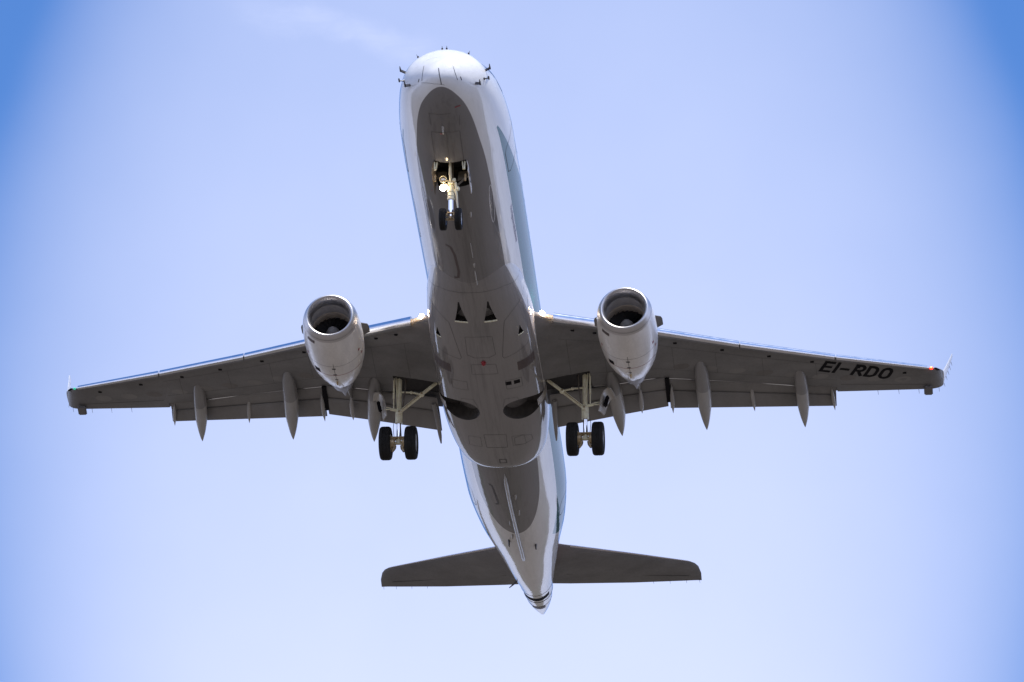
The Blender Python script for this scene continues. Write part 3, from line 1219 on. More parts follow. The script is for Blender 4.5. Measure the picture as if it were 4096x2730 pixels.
    for i in range(21):
        y = 9.86 + (12.34 - 9.86) * i / 20
        lx, lz, tx, tz, tc = lerp_tab(WS, y)
        p = wpt(y, .74, -1)
        pts.append((S(p + Vector((0, 0, -.003)), s), Vector((0, 0, -1))))
    ribbon(bm, pts, .022)
    al = sub('aileron', bm, M['seam'], W)
    # weight fairing at the outer end of the aileron
    bm = bmesh.new()
    box(bm, (17.80, s * 12.36, .26), (.34, .25, .09), Matrix.Rotation(R_(14), 3, 'Y'), .03)
    sub('aileron_fairing', bm, M['wing'], W)
    # static wicks
    for y in (10.9, 11.5, 12.08, 12.66):
        tx, tz = (lerp_tab(WS, y)[2:4] if y < 12.37 else (17.9, .42))
        bm = bmesh.new()
        tube(bm, [(tx - .02, s * y, tz), (tx + .20, s * (y + .01), tz - .02)], [.007, .004], 6)
        sub('static_wick', bm, M['probe'], W)
    for t in (.05, .3, .5, .68, .85):
        bm = bmesh.new()
        p = Vector((17.95 + 1.15 * t, 12.79 + .235 * t, .56 + 1.61 * t))
        tube(bm, [S(p, s), S(p + Vector((.13, .03, -.05)), s)], [.007, .004], 6)
        sub('static_wick', bm, M['probe'], wl)
    # flap track fairings: three canoes ...
    for pts, sp in (
        ([(15.95, 8.70, .02, .02, .02), (16.10, 8.705, -.005, .10, .08), (16.5, 8.72, -.03, .165, .17), (17.0, 8.745, -.12, .185, .22), (17.4, 8.76, -.28, .175, .21), (17.75, 8.775, -.48, .12, .15), (18.0, 8.788, -.66, .04, .06), (18.08, 8.79, -.71, .008, .012)], 16.95),
        ([(14.83, 5.93, -.36, .02, .02), (15.0, 5.935, -.39, .11, .09), (15.4, 5.95, -.44, .185, .19), (16.0, 5.96, -.54, .21, .25), (16.5, 5.975, -.75, .20, .24), (16.9, 5.985, -.96, .135, .17), (17.2, 5.998, -1.16, .045, .06), (17.28, 6.0, -1.22, .008, .012)], 15.95),
        ([(14.70, 3.39, -.72, .02, .02), (14.86, 3.40, -.76, .11, .10), (15.2, 3.43, -.82, .175, .20), (15.7, 3.47, -.93, .205, .27), (16.2, 3.52, -1.13, .195, .26), (16.6, 3.56, -1.33, .13, .18), (16.88, 3.585, -1.51, .04, .06), (16.95, 3.59, -1.56, .008, .012)], 15.5)):
        canoe(pts, sp, [M['canoe'], M['canoe_fore']], W, 'flap_track_fairing', s)
    # ... and the small hinge fairings between them
    for a, b, w in (((17.40, 9.58, .19), (18.16, 9.65, -.12), .05), ((16.72, 7.29, -.06), (17.56, 7.36, -.46), .06), ((15.90, 5.06, -.52), (16.92, 5.05, -.86), .06), ((15.75, 4.17, -.70), (16.60, 4.18, -1.04), .07)):
        pts = []
        for t, ww, hh, dz in ((0, .05, .1, 0), (.15, .6, .6, -.02), (.4, 1, 1, -.03), (.65, .95, .95, -.02), (.85, .5, .5, 0), (1, .05, .05, 0)):
            pts.append((a[0] + (b[0] - a[0]) * t, a[1] + (b[1] - a[1]) * t, a[2] + (b[2] - a[2]) * t + dz, w * ww, w * 1.3 * hh))
        canoe(pts, None, [M['canoe']], W, 'flap_hinge_fairing', s)
    # rail closing the inboard end of the flap
    bm = bmesh.new()
    tube(bm, [(15.55, s * 1.74, -1.18), (16.2, s * 1.70, -1.28), (16.9, s * 1.68, -1.45), (17.15, s * 1.67, -1.55)], [.07, .075, .05, .02], 10)
    sub('flap_rail', bm, M['canoe_fore'], W)
    # black bar standing in for the shadow in the gap between the two flaps
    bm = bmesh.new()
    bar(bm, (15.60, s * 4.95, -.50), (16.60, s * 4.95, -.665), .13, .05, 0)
    sub('flap_gap_shadow', bm, M['black'], W)
    # fixed root leading edge glove and landing lamp behind its lens
    bm = bmesh.new()
    ellip(bm, (11.93, s * 1.72, -.74), (.22, .14, .13), Matrix.Rotation(R_(s * 22), 3, 'Z'), 0, 24, 14)
    ll = sub('landing_light', bm, M['lens'], W)
    bm = bmesh.new()
    ellip(bm, (11.69, s * 1.70, -.70), (.05, .075, .09), None, 0)
    sub('landing_light_bulb', bm, M['lamp_white'], W)
    ld = bpy.data.lights.new('landing_lamp', 'POINT')
    ld.energy = 9
    ld.color = (1.0, .62, .28)
    ld.shadow_soft_size = .05
    lo = bpy.data.objects.new('landing_lamp', ld)
    COL.objects.link(lo)
    lo.parent = W
    lo.location = (11.62, s * 1.86, -.66)
    # navigation light in the tip
    bm = bmesh.new()
    ellip(bm, (16.93, s * 12.47, .47), (.045, .055, .04) if s < 0 else (.04, .04, .03))
    sub('navigation_light', bm, M['lamp_red'] if s < 0 else M['lamp_green'], W)
    if s < 0:
        bm = bmesh.new()
        ellip(bm, (16.885, s * 12.47, .47), (.02, .018, .016))
        sub('navigation_light_bulb', bm, M['lamp_red_core'], W)
    bm = bmesh.new()
    ellip(bm, (17.10, s * 12.63, .545), (.10, .035, .03), Matrix.Rotation(R_(s * 48), 3, 'Z'))
    sub('strobe_light', bm, M['black'], W)
    # small drains and worn access panels below
    for k in range(9):
        y = 5.4 + k * .78
        lx, lz, tx, tz, tc = lerp_tab(WS, y)
        x = lx + (tx - lx) * .52
        bm = bmesh.new()
        N = 20
        ring = [bm.verts.new((x + .16 * math.cos(a), s * (y + .24 * math.sin(a)), lowz(x + .16 * math.cos(a), y + .24 * math.sin(a)) - .003)) for a in [i * 2 * math.pi / N for i in range(N)]]
        bm.faces.new(ring)
        sub('fuel_access_panel', bm, M['flap'] if k % 3 else M['brown2'], W)
    return W


M['brown2'] = paint('sealant_brown_paint', (0.165, 0.152, 0.142), 0.5, dirt=0.2)
wings = {1: wing(1), -1: wing(-1)}

# registration under the port wing: upright letters running outboard, tops to the leading edge
bdir = Vector((.427, -.904))
udir = Vector((-.904, -.427))
base = Vector((16.20, -9.25))


from mathutils.bvhtree import BVHTree
wd = wings[-1].data
wing_tree = BVHTree.FromPolygons([v.co for v in wd.vertices], [list(p.vertices) for p in wd.polygons])


def reg_fn(u, w):
    p = base + bdir * u + udir * w
    h = wing_tree.ray_cast(Vector((p.x, p.y, -3)), Vector((0, 0, 1)))[0]
    return h + Vector((0, 0, -.008))


SW = .098            # stroke width
LH = .56             # letter height


def stroke(bm, path, w, closed=False):
    """flat stroke along a path of (u, v) points, mitred"""
    P = [Vector((p[0], p[1])) for p in path]
    # cut long runs so the stroke follows the curved skin
    Q = []
    n = len(P)
    for k in range(n if closed else n - 1):
        a, b = P[k], P[(k + 1) % n]
        m_ = max(1, int((b - a).length / .05))
        Q += [a + (b - a) * (t / m_) for t in range(m_)]
    if not closed:
        Q.append(P[-1])
    n = len(Q)
    L = []
    for k in range(n):
        pr = Q[(k - 1) % n] if (closed or k > 0) else Q[k]
        nx = Q[(k + 1) % n] if (closed or k < n - 1) else Q[k]
        d0 = (Q[k] - pr).normalized() if (Q[k] - pr).length > 1e-6 else (nx - Q[k]).normalized()
        d1 = (nx - Q[k]).normalized() if (nx - Q[k]).length > 1e-6 else d0
        nn = Vector((-(d0 + d1).y, (d0 + d1).x)).normalized()
        c_ = max(.5, nn.dot(Vector((-d0.y, d0.x))))
        o_ = nn * (w / 2 / c_)
        L.append([bm.verts.new(reg_fn(*(Q[k] + o_ * f))) for f in (1, 0, -1)])
    for k in range(n if closed else n - 1):
        a, b = L[k], L[(k + 1) % n]
        for f in (0, 1):
            bm.faces.new((a[f], b[f], b[f + 1], a[f + 1]))


def arc(cx, cy, rx, ry, a0, a1, n=10):
    return [(cx + rx * math.cos(R_(a0 + (a1 - a0) * k / n)), cy + ry * math.sin(R_(a0 + (a1 - a0) * k / n))) for k in range(n + 1)]


h_ = SW / 2
LETTERS = {
    'E': [([(.345, h_), (h_, h_), (h_, LH - h_), (.345, LH - h_)], False), ([(SW, LH * .52), (.31, LH * .52)], False)],
    'I': [([(.455, 0), (.455, LH)], False)],
    'hyphen': [([(.57, LH * .47), (.86, LH * .47)], False)],
    'R': [([(.975 + h_, 0), (.975 + h_, LH - h_)] + arc(1.17, LH - h_ - .125, .115, .125, 90, -90) + [(.975 + SW, LH - h_ - .25)], False), ([(1.17, LH - h_ - .25 - h_), (1.315, 0)], False)],
    'D': [([(1.375 + h_, h_), (1.375 + h_, LH - h_)] + arc(1.54, LH - h_ - .15, .15, .15, 90, 0) + arc(1.54, h_ + .15, .15, .15, 0, -90), True)],
    'O': [(arc(1.985, LH - h_ - .14, .135, .14, 180, 0) + arc(1.985, h_ + .14, .135, .14, 0, -180), True)]}
bm = bmesh.new()
for strokes in LETTERS.values():
    for path, closed in strokes:
        stroke(bm, path, SW, closed)
o = link('registration_lettering', bm, M['black'], wings[-1], smooth=False, recalc=False)
for p_ in o.data.polygons:
    if p_.normal.z > 0:
        p_.flip()


# ------------------------------------------------------------------ engines
def engine(s):
    o = Vector((10.31, s * 4.13, -1.47))
    d = Vector((1.0, s * .0096, .019)).normalized()
    # cowl
    bm = bmesh.new()
    lathe(bm, o, d, [(.24, .766), (.45, .80), (.8, .825), (1.25, .835), (1.7, .815), (2.1, .77), (2.5, .69), (2.8, .60), (3.0, .525), (3.1, .49), (3.08, .45), (2.7, .44)], 72, 0, False)
    E = link('engine', bm, M['white'], jet)
    bm = bmesh.new()
    lathe(bm, o, d, [(.34, .548), (.26, .548), (.18, .553), (.12, .563), (.07, .580), (.03, .602), (.008, .622), (0, .642), (.006, .662), (.026, .684), (.06, .706), (.11, .729), (.17, .750), (.24, .768)], 72, 0, False)
    sub('intake_lip', bm, M['satin'], E)
    bm = bmesh.new()
    lathe(bm, o, d, [(.34, .549), (.5, .560), (.78, .58)], 64, 0, False)
    sub('intake_duct', bm, M['duct'], E)
    bm = bmesh.new()
    lathe(bm, o, d, [(.78, .58), (.80, .572), (.92, .572), (.98, .585), (1.5, .585)], 64, 0, False)
    sub('duct_ring', bm, M['liner'], E)
    bm = bmesh.new()
    lathe(bm, o, d, [(.66, .004), (.72, .06), (.82, .13), (.95, .19), (1.1, .215), (1.2, .22)], 40, 0, True)
    sub('spinner', bm, M['spinner'], E)
    # fan
    bm = bmesh.new()
    a, b = frame(d)
    for k in range(26):
        an = k * 2 * math.pi / 26
        rr = []
        for i in range(5):
            r = .19 + (.578 - .19) * i / 4
            tw = R_(35 + 30 * i / 4)
            rad = a * math.cos(an) + b * math.sin(an)
            tang = -a * math.sin(an) + b * math.cos(an)
            ch = .062 + .012 * i
            c = o + d * 1.12 + rad * r
            e = d * math.cos(tw) + tang * math.sin(tw)
            th = (d * math.sin(tw) - tang * math.cos(tw)) * .006
            rr.append([c - e * ch + th * .2, c + th, c + e * ch, c - th])
        loft(bm, rr)
    sub('fan', bm, M['fan'], E)
    bm = bmesh.new()
    lathe(bm, o, d, [(1.24, .58), (1.26, .02)], 48, 0, True)
    sub('fan_casing', bm, M['dark'], E)
    # core nozzle and plug
    bm = bmesh.new()
    lathe(bm, o, d, [(2.6, .46), (3.0, .45), (3.3, .40), (3.55, .325), (3.70, .285), (3.69, .265), (3.4, .25)], 56, 0, False)
    sub('core_nozzle', bm, M['exhaust'], E)
    bm = bmesh.new()
    lathe(bm, o, d, [(3.2, .22), (3.65, .20), (3.95, .13), (4.25, .05), (4.40, .006)], 40, 0, True)
    sub('exhaust_cone', bm, M['exhaust'], E)
    # pylon carrying the engine under the wing
    bm = bmesh.new()
    rings = []
    for x, zt, zb, w in ((11.2, -.60, -.70, .03), (11.6, -.55, -.72, .11), (12.4, -.47, -.80, .15), (13.3, -.42, -1.0, .16), (14.1, -.45, -1.12, .15), (14.9, -.5, -1.05, .11), (15.6, -.48, -.86, .05), (15.95, -.52, -.74, .02)):
        rings.append([Vector((x, s * 4.16 + w * math.cos(q_), (zt + zb) / 2 + (zt - zb) / 2 * math.sin(q_))) for q_ in [k * math.pi / 10 for k in range(20)]])
    loft(bm, rings)
    sub('pylon', bm, M['canoe_fore'], E)
    # strakes on both shoulders
    for q_ in (1, -1):
        an = R_(24) if q_ * s < 0 else R_(24)
        bm = bmesh.new()
        rad = Vector((0, q_ * math.cos(an), math.sin(an)))
        c = o + d * .95
        poly = [c + rad * .80, c + d * .22 + rad * 1.02, c + d * .34 + rad * 1.05, c + d * .66 + rad * 1.05, c + d * .72 + rad * .79]
        prism(bm, [p - Vector((0, -math.sin(an) * .01 * q_, .01)) for p in poly], Vector((0, -math.sin(an) * .02 * q_, .02)))
        sub('strake', bm, M['wing'], E)

    def npt(x, an, off=.004):
        t = x - 10.31
        prof = [(.0, .642), (.14, .742), (.24, .767), (.45, .80), (.8, .825), (1.25, .835), (1.7, .815), (2.1, .77), (2.5, .69), (2.8, .60), (3.0, .525), (3.1, .49)]
        k = 0
        while k < len(prof) - 2 and t > prof[k + 1][0]:
            k += 1
        u = (t - prof[k][0]) / (prof[k + 1][0] - prof[k][0])
        r = prof[k][1] + (prof[k + 1][1] - prof[k][1]) * u + off
        n_ = Vector((0, math.cos(an), math.sin(an)))
        return o + d * t + n_ * r, n_
    # red caution line, seams
    for x, a0, a1, w, mt, nm in ((12.30, -155, -35, .018, 'redline', 'caution_line'), (11.75, -150, -20, .010, 'seam', 'cowl_joint'), (10.47, -180, 0, .008, 'seam', 'lip_joint')):
        bm = bmesh.new()
        ribbon(bm, [npt(x, R_(a0 + (a1 - a0) * i / 40)) for i in range(41)], w)
        sub(nm, bm, M[mt], E)
    bm = bmesh.new()
    ribbon(bm, [npt(11.6 + 1.75 * i / 20, R_(-90)) for i in range(21)], .012)
    sub('cowl_split_line', bm, M['seam'], E)

    def patch(name, x0, x1, a0, a1, mat):
        bm = bmesh.new()
        G2 = [[bm.verts.new(npt(x0 + (x1 - x0) * i / 4, R_(a0 + (a1 - a0) * j / 6), .005)[0]) for j in range(7)] for i in range(5)]
        for i in range(4):
            for j in range(6):
                bm.faces.new((G2[i][j], G2[i + 1][j], G2[i + 1][j + 1], G2[i][j + 1]))
        sub(name, bm, M[mat], E)
    patch('vent_grille', 10.62, 10.74, -57, -37, 'brown')
    patch('vent', 12.05, 12.28, -58, -45, 'black')
    patch('latch_cover', 11.86, 11.93, -93, -86, 'probe')
    patch('latch_cover', 12.22, 12.29, -93, -86, 'probe')
    patch('latch_cover', 12.58, 12.64, -93, -86, 'probe')
    for x, an in ((11.45, -150), (11.75, -158), (11.45, -32), (11.75, -24)):
        patch('warning_mark', x, x + .10, an - 2.5, an + 2.5, 'redline')
    # lower bifurcation fairing at the fan nozzle
    bm = bmesh.new()
    rings = []
    for x, w, h in ((12.55, .02, .01), (12.75, .10, .04), (13.0, .125, .06), (13.25, .125, .075), (13.48, .10, .075), (13.6, .05, .04)):
        p, n_ = npt(min(x, 13.4), R_(-90), -.03)
        p.x = x
        if x > 13.35:
            p.z = npt(13.35, R_(-90), -.03)[0].z + (x - 13.35) * .5
        rings.append([p + Vector((0, w * math.cos(q_), -h * math.sin(q_))) for q_ in [k * math.pi / 9 for k in range(18)]])
    loft(bm, rings)
    sub('bifurcation_fairing', bm, M['white'], E)
    bm = bmesh.new()
    p, n_ = npt(12.75, R_(-90), 0)
    tube(bm, [p, p + Vector((.07, 0, -.08))], [.03, .018], 8)
    sub('drain_mast', bm, M['brass'], E)
    return E


engines = [engine(1), engine(-1)]


# ------------------------------------------------------------------ wheels
def wheel_bm(c, r, w, hub):
    """tyre with rounded shoulders and grooves (material 0), rim and hub (material 1); axle along y"""
    bm = bmesh.new()
    prof = [(-w / 2 * .80, r * .56), (-w / 2 * .95, r * .66), (-w / 2, r * .80), (-w / 2 * .93, r * .91), (-w / 2 * .74, r * .975), (-w / 2 * .5, r * .997)]
    for gx in (-.3, 0, .3):
        prof += [(w / 2 * (gx - .05), r), (w / 2 * (gx - .03), r * .975), (w / 2 * (gx + .03), r * .975), (w / 2 * (gx + .05), r)]
    prof += [(w / 2 * .5, r * .997), (w / 2 * .74, r * .975), (w / 2 * .93, r * .91), (w / 2, r * .80), (w / 2 * .95, r * .66), (w / 2 * .80, r * .56)]
    lathe(bm, c, (0, 1, 0), prof, 56, 0, False)
    for q_ in (1, -1):
        lathe(bm, c, (0, q_, 0), [(w / 2 * .80, r * .56), (w / 2 * .70, r * .50), (w / 2 * .45, r * .45), (w / 2 * .40, r * .28), (w / 2 * .75, r * .20), (w / 2 * .78, .001)], 40, 1, False)
    return bm


def bent_plate(bm, rows, t, mat=0):
    """thin curved plate from a grid of points, thickness t along its normals"""
    n, m_ = len(rows), len(rows[0])
    N_ = []
    for i in range(n):
        r = []
        for j in range(m_):
            du = rows[min(i + 1, n - 1)][j] - rows[max(i - 1, 0)][j]
            dv = rows[i][min(j + 1, m_ - 1)] - rows[i][max(j - 1, 0)]
            r.append(du.cross(dv).normalized() * t)
        N_.append(r)
    A = [[bm.verts.new(rows[i][j]) for j in range(m_)] for i in range(n)]
    B = [[bm.verts.new(rows[i][j] + N_[i][j]) for j in range(m_)] for i in range(n)]
    for i in range(n - 1):
        for j in range(m_ - 1):
            bm.faces.new((A[i][j], A[i + 1][j], A[i + 1][j + 1], A[i][j + 1]))
            bm.faces.new((B[i][j], B[i + 1][j], B[i + 1][j + 1], B[i][j + 1]))
    for i in range(n - 1):
        for j in (0, m_ - 1):
            bm.faces.new((A[i][j], A[i + 1][j], B[i + 1][j], B[i][j]))
    for j in range(m_ - 1):
        for i in (0, n - 1):
            bm.faces.new((A[i][j], A[i][j + 1], B[i][j + 1], B[i][j]))


def main_gear(s):
    Y = 2.66
    top = Vector((14.86, s * Y, -.90))
    axle = Vector((15.34, s * 2.675, -2.63))
    dv = (axle - top)
    at = lambda t: top + dv * t
    bm = bmesh.new()
    tube(bm, [at(-.14), at(.45), at(.47)], [.072, .072, .09], 20)
    tube(bm, [at(.46), at(.50), at(.64), at(.665)], [.10, .105, .105, .095], 24)
    tube(bm, [at(.655), at(.675)], .108, 24)
    # upper ribs on the casting
    bar(bm, at(-.12) + Vector((-.06, 0, 0)), at(.44) + Vector((-.08, 0, 0)), .035, .05, .008)
    bar(bm, at(.30) + Vector((-.09, s * .02, 0)), at(.33) + Vector((-.09, s * .02, 0)), .06, .06, .01)
    Gr = link('main_landing_gear', bm, M['gear'], jet)
    bm = bmesh.new()
    tube(bm, [at(.66), at(.97)], .062, 24)
    sub('oleo_piston', bm, M['chrome'], Gr)
    # axle beam, brake packs, torque link
    bm = bmesh.new()
    tube(bm, [axle + Vector((0, -.34, 0)), axle + Vector((0, .34, 0))], .05, 14)
    tube(bm, [at(.93), at(1.0) + Vector((0, 0, -.03))], [.075, .085], 16)
    sub('axle', bm, M['gear'], Gr)
    for q_ in (1, -1):
        bm = bmesh.new()
        lathe(bm, axle + Vector((0, q_ * .12, 0)), (0, q_, 0), [(0, .05), (.0, .17), (.12, .18), (.14, .05)], 24, 0, False)
        for k in range(6):
            a = k * math.pi / 3 + .3
            ellip(bm, axle + Vector((.14 * math.cos(a), q_ * .11, .14 * math.sin(a))), (.035, .04, .035), None, 0, 10, 8)
        sub('brake_pack', bm, M['brass'], Gr)
    bm = bmesh.new()
    tube(bm, [at(.935) + Vector((-.12, -.20, 0)), at(.935) + Vector((-.12, .20, 0))], .02, 8)
    for q_ in (1, -1):
        bar(bm, at(.94) + Vector((-.06, q_ * .02, 0)), at(.94) + Vector((-.12, q_ * .20, -.01)), .05, .05, .01)
        ellip(bm, at(.94) + Vector((-.12, q_ * .20, 0)), (.045, .04, .05), None, 0, 12, 8)
    sub('brake_manifold', bm, M['brass'], Gr)
    for q_ in (1, -1):
        bm = bmesh.new()
        tube(bm, [axle + Vector((-.02, q_ * .10, -.10)), axle + Vector((-.02, q_ * .12, -.20)), axle + Vector((-.02, q_ * .17, -.30))], [.05, .05, .035], 10)
        sub('brake_rod', bm, M['brass'], Gr)
    bm = bmesh.new()
    bar(bm, at(.67) + Vector((.09, 0, 0)), at(.80) + Vector((.33, 0, 0)), .10, .03, .008)
    bar(bm, at(.80) + Vector((.34, 0, 0)), at(.96) + Vector((.07, 0, 0)), .10, .03, .008)
    sub('torque_link', bm, M['brass'], Gr)
    bm = bmesh.new()
    tube(bm, [at(.60) + Vector((-.02, s * .13, 0)), at(.75) + Vector((0, s * .16, 0)), at(.95) + Vector((0, s * .12, 0))], .008, 6)
    tube(bm, [at(.30) + Vector((-.06, -s * .12, 0)), at(.05) + Vector((-.05, -s * .20, 0)), at(-.12) + Vector((0, -s * .22, .05))], .012, 6)
    tube(bm, [at(.47) + Vector((-.06, -s * .10, 0)), at(.2) + Vector((-.08, -s * .17, 0)), at(-.10) + Vector((-.08, -s * .18, 0))], .016, 6)
    sub('brake_hose', bm, M['gear_dark'], Gr)
    # folding side brace and its lock link
    b0 = at(.52) + Vector((-.09, -s * .02, 0))
    b1 = Vector((14.84, s * 1.55, -.90))
    mid = b0 + (b1 - b0) * .58
    bm = bmesh.new()
    bar(bm, b0, mid, .075, .085, .012)
    bar(bm, mid + Vector((-.01, 0, .0)), b1, .095, .07, .012)
    ellip(bm, b0, (.07, .08, .08), None, 0, 14, 10)
    ellip(bm, mid, (.075, .075, .075), None, 0, 14, 10)
    bar(bm, at(.49) + Vector((-.09, -s * .02, 0)), at(.60) + Vector((-.09, s * .03, 0)), .07, .06, .015)
    br = sub('side_brace', bm, M['gear'], Gr)
    bm = bmesh.new()
    for p in (b0, mid):
        tube(bm, [p + Vector((-.085, 0, 0)), p + Vector((-.03, 0, 0))], .03, 10)
    bar(bm, b0 + (mid - b0) * .12 + Vector((-.045, 0, 0)), b0 + (mid - b0) * .9 + Vector((-.045, 0, 0)), .022, .01, 0)
    sub('pivot_bolt', bm, M['brass'], Gr)
    bm = bmesh.new()
    l0 = at(.17) + Vector((-.04, -s * .05, 0))
    lm = l0 + (mid - l0) * .5 + Vector((0, 0, .03))
    bar(bm, l0, lm, .05, .04, .008)
    bar(bm, lm, mid, .055, .045, .008)
    ellip(bm, lm, (.045, .05, .05), None, 0, 12, 8)
    sub('lock_link', bm, M['gear'], Gr)
    # retraction actuator and door rod on the outboard side
    bm = bmesh.new()
    tube(bm, [at(-.10) + Vector((-.08, s * .15, .05)), at(.28) + Vector((-.06, s * .155, 0))], .028, 10)
    tube(bm, [at(.26) + Vector((-.06, s * .155, 0)), at(.44) + Vector((-.04, s * .15, 0))], .018, 10)
    tube(bm, [at(-.10) + Vector((-.10, s * .10, 0)), at(.50) + Vector((-.11, s * .03, 0))], .016, 8)
    sub('retraction_actuator', bm, M['gear'], Gr)
    bm = bmesh.new()
    h = at(.47)
    bar(bm, h + Vector((-.05, s * .06, 0)), h + Vector((-.05, s * .26, .04)), .07, .08, .02)
    bar(bm, h + Vector((-.05, s * .24, .04)), Vector((15.10, s * 3.10, -1.64)), .03, .035, .006)
    bar(bm, h + Vector((-.05, s * .24, .08)), Vector((15.10, s * 3.10, -1.55)), .02, .025, .004)
    sub('door_link', bm, M['gear'], Gr)
    # curved gear door riding on the leg
    bm = bmesh.new()
    rows = []
    prof = [(3.40, -1.14), (3.29, -1.12), (3.19, -1.20), (3.12, -1.36), (3.085, -1.55), (3.06, -1.72), (3.04, -1.83)]
    for i, (y, z) in enumerate(prof):
        f0 = (.0, .02, .03, .05, .10, .20, .34)[i]
        x0, x1 = 15.02 + f0 * .3, 15.60 - f0 * .6
        rows.append([Vector((x0 + (x1 - x0) * j / 6, s * (y + .12 * (j / 6)), z + .02 * math.sin(j / 6 * math.pi))) for j in range(7)])
    bent_plate(bm, rows, .035)
    sub('gear_door', bm, M['gear_door'], Gr)
    bm = bmesh.new()
    bar(bm, (15.2, s * 3.30, -1.30), (15.25, s * 3.22, -1.62), .10, .16, .03)
    sub('door_stiffener', bm, M['black'], Gr)
    for q_ in (1, -1):
        sub('wheel', wheel_bm(axle + Vector((0.0, q_ * .365, 0)), .485, .335, .2), [M['rubber'], M['rim']], Gr, angle=50)
    return Gr


M['gear_door'] = paint('gear_door_paint', (0.50, 0.47, 0.42), 0.3, dirt=0.15, dscale=3, coat=.2)
for s in (1, -1):
    main_gear(s)

# ------------------------------------------------------------------ nose gear
top = Vector((3.12, 0, -1.30))
axle = Vector((3.56, 0, -2.86))
dv = axle - top
at = lambda t: top + dv * t
bm = bmesh.new()
tube(bm, [at(.36), at(.38), at(.45)], [.05, .085, .085], 20)
tube(bm, [at(.45), at(.52), at(.62), at(.63), at(.66), at(.665)], [.085, .09, .088, .098, .098, .085], 24)
tube(bm, [at(.50), at(.505), at(.535), at(.54)], [.09, .105, .105, .09], 24)
tube(bm, [at(.585), at(.59), at(.60), at(.605)], [.09, .1, .1, .09], 24)
NG = link('nose_landing_gear', bm, M['gear'], jet)
bm = bmesh.new()
tube(bm, [at(.66), at(.97)], .066, 24)
sub('oleo_piston', bm, M['chrome'], NG)
bm = bmesh.new()
tube(bm, [at(-.1) + Vector((.12, 0, 0)), at(.39) + Vector((.02, 0, 0))], .07, 16)
sub('upper_strut', bm, M['gear_dark'], NG)  # strut top coloured dark to stand for the shade inside the bay
bm = bmesh.new()
tube(bm, [axle + Vector((0, -.2, 0)), axle + Vector((0, .2, 0))], .04, 12)
tube(bm, [at(.92) + Vector((-.09, -.09, 0)), at(.92) + Vector((-.09, .09, 0))], .022, 10)
for q_ in (1, -1):
    ellip(bm, at(.95) + Vector((-.08, q_ * .10, 0)), (.045, .04, .06), None, 0, 12, 8)
ellip(bm, at(.985) + Vector((-.08, 0, -.03)), (.05, .06, .05), None, 0, 12, 8)
sub('axle', bm, M['brass'], NG)
bm = bmesh.new()
tube(bm, [at(.40) + Vector((-.12, 0, 0)), at(.30) + Vector((-.22, 0, .0)), at(.05) + Vector((-.30, 0, .02))], [.022, .042, .028], 12)
tube(bm, [at(.02) + Vector((-.30, -.08, .03)), at(.02) + Vector((-.30, .08, .03))], .035, 12)
bar(bm, at(.0) + Vector((-.30, .04, .03)), at(-.12) + Vector((-.34, .08, .05)), .03, .03, .006)
bar(bm, at(.0) + Vector((-.30, -.04, .03)), at(-.12) + Vector((-.34, -.08, .05)), .03, .03, .006)
tube(bm, [at(.41) + Vector((-.13, -.07, 0)), at(.41) + Vector((-.13, .07, 0))], .03, 10)
sub('drag_brace', bm, M['gear'], NG)
bm = bmesh.new()
tube(bm, [at(.37) + Vector((-.1, -.10, 0)), at(.37) + Vector((-.17, -.10, 0))], .05, 14)
bar(bm, at(.38) + Vector((-.08, -.12, 0)), at(.52) + Vector((-.06, -.16, 0)), .07, .08, .015)
tube(bm, [at(.50) + Vector((-.06, -.13, 0)), at(.60) + Vector((-.05, -.16, 0)), at(.70) + Vector((-.04, -.17, 0)), at(.82) + Vector((-.02, -.19, 0))], [.04, .03, .028, .018], 10)
ellip(bm, at(.49) + Vector((-.05, -.20, 0)), (.06, .045, .07), None, 0, 12, 8)
bar(bm, at(.46) + Vector((-.05, .05, 0)), at(.43) + Vector((-.05, .10, 0)), .05, .05, .01)
tube(bm, [at(.44) + Vector((-.05, .06, 0)), at(.43) + Vector((-.12, .13, 0))], .025, 10)
sub('steering_unit', bm, M['gear'], NG)
# diagonal brace to the starboard... port side of the bay
bm = bmesh.new()
bar(bm, at(.42) + Vector((0, -.15, 0)), (3.35, -.44, -1.62), .035, .05, .006)
prism(bm, [(3.42, -.16, -1.70), (3.42, -.42, -1.60), (3.42, -.40, -1.40), (3.42, -.18, -1.42)], (.03, 0, 0))
sub('bay_bracket', bm, M['welltan'], NG)
bm = bmesh.new()
prism(bm, [(3.42, .12, -1.66), (3.42, .40, -1.62), (3.42, .40, -1.40), (3.42, .14, -1.42)], (.03, 0, 0))
sub('bay_bracket', bm, M['welltan'], NG)


def lamp(c, r, mat, name, rimmat):
    c = Vector(c)
    bm = bmesh.new()
    lathe(bm, c, (1, 0, .25), [(-.01, r * .86), (-.03, r), (.0, r * 1.05), (.06, r * .9), (.12, r * .3), (.13, .01)], 32, 0, False)
    L = sub(name, bm, M[rimmat], NG)
    bm = bmesh.new()
    ellip(bm, c, (.03, r * .88, r * .88), Matrix.Rotation(R_(-14), 3, 'Y'), 0, 24, 14)
    sub(name + '_lens', bm, M[mat], NG)


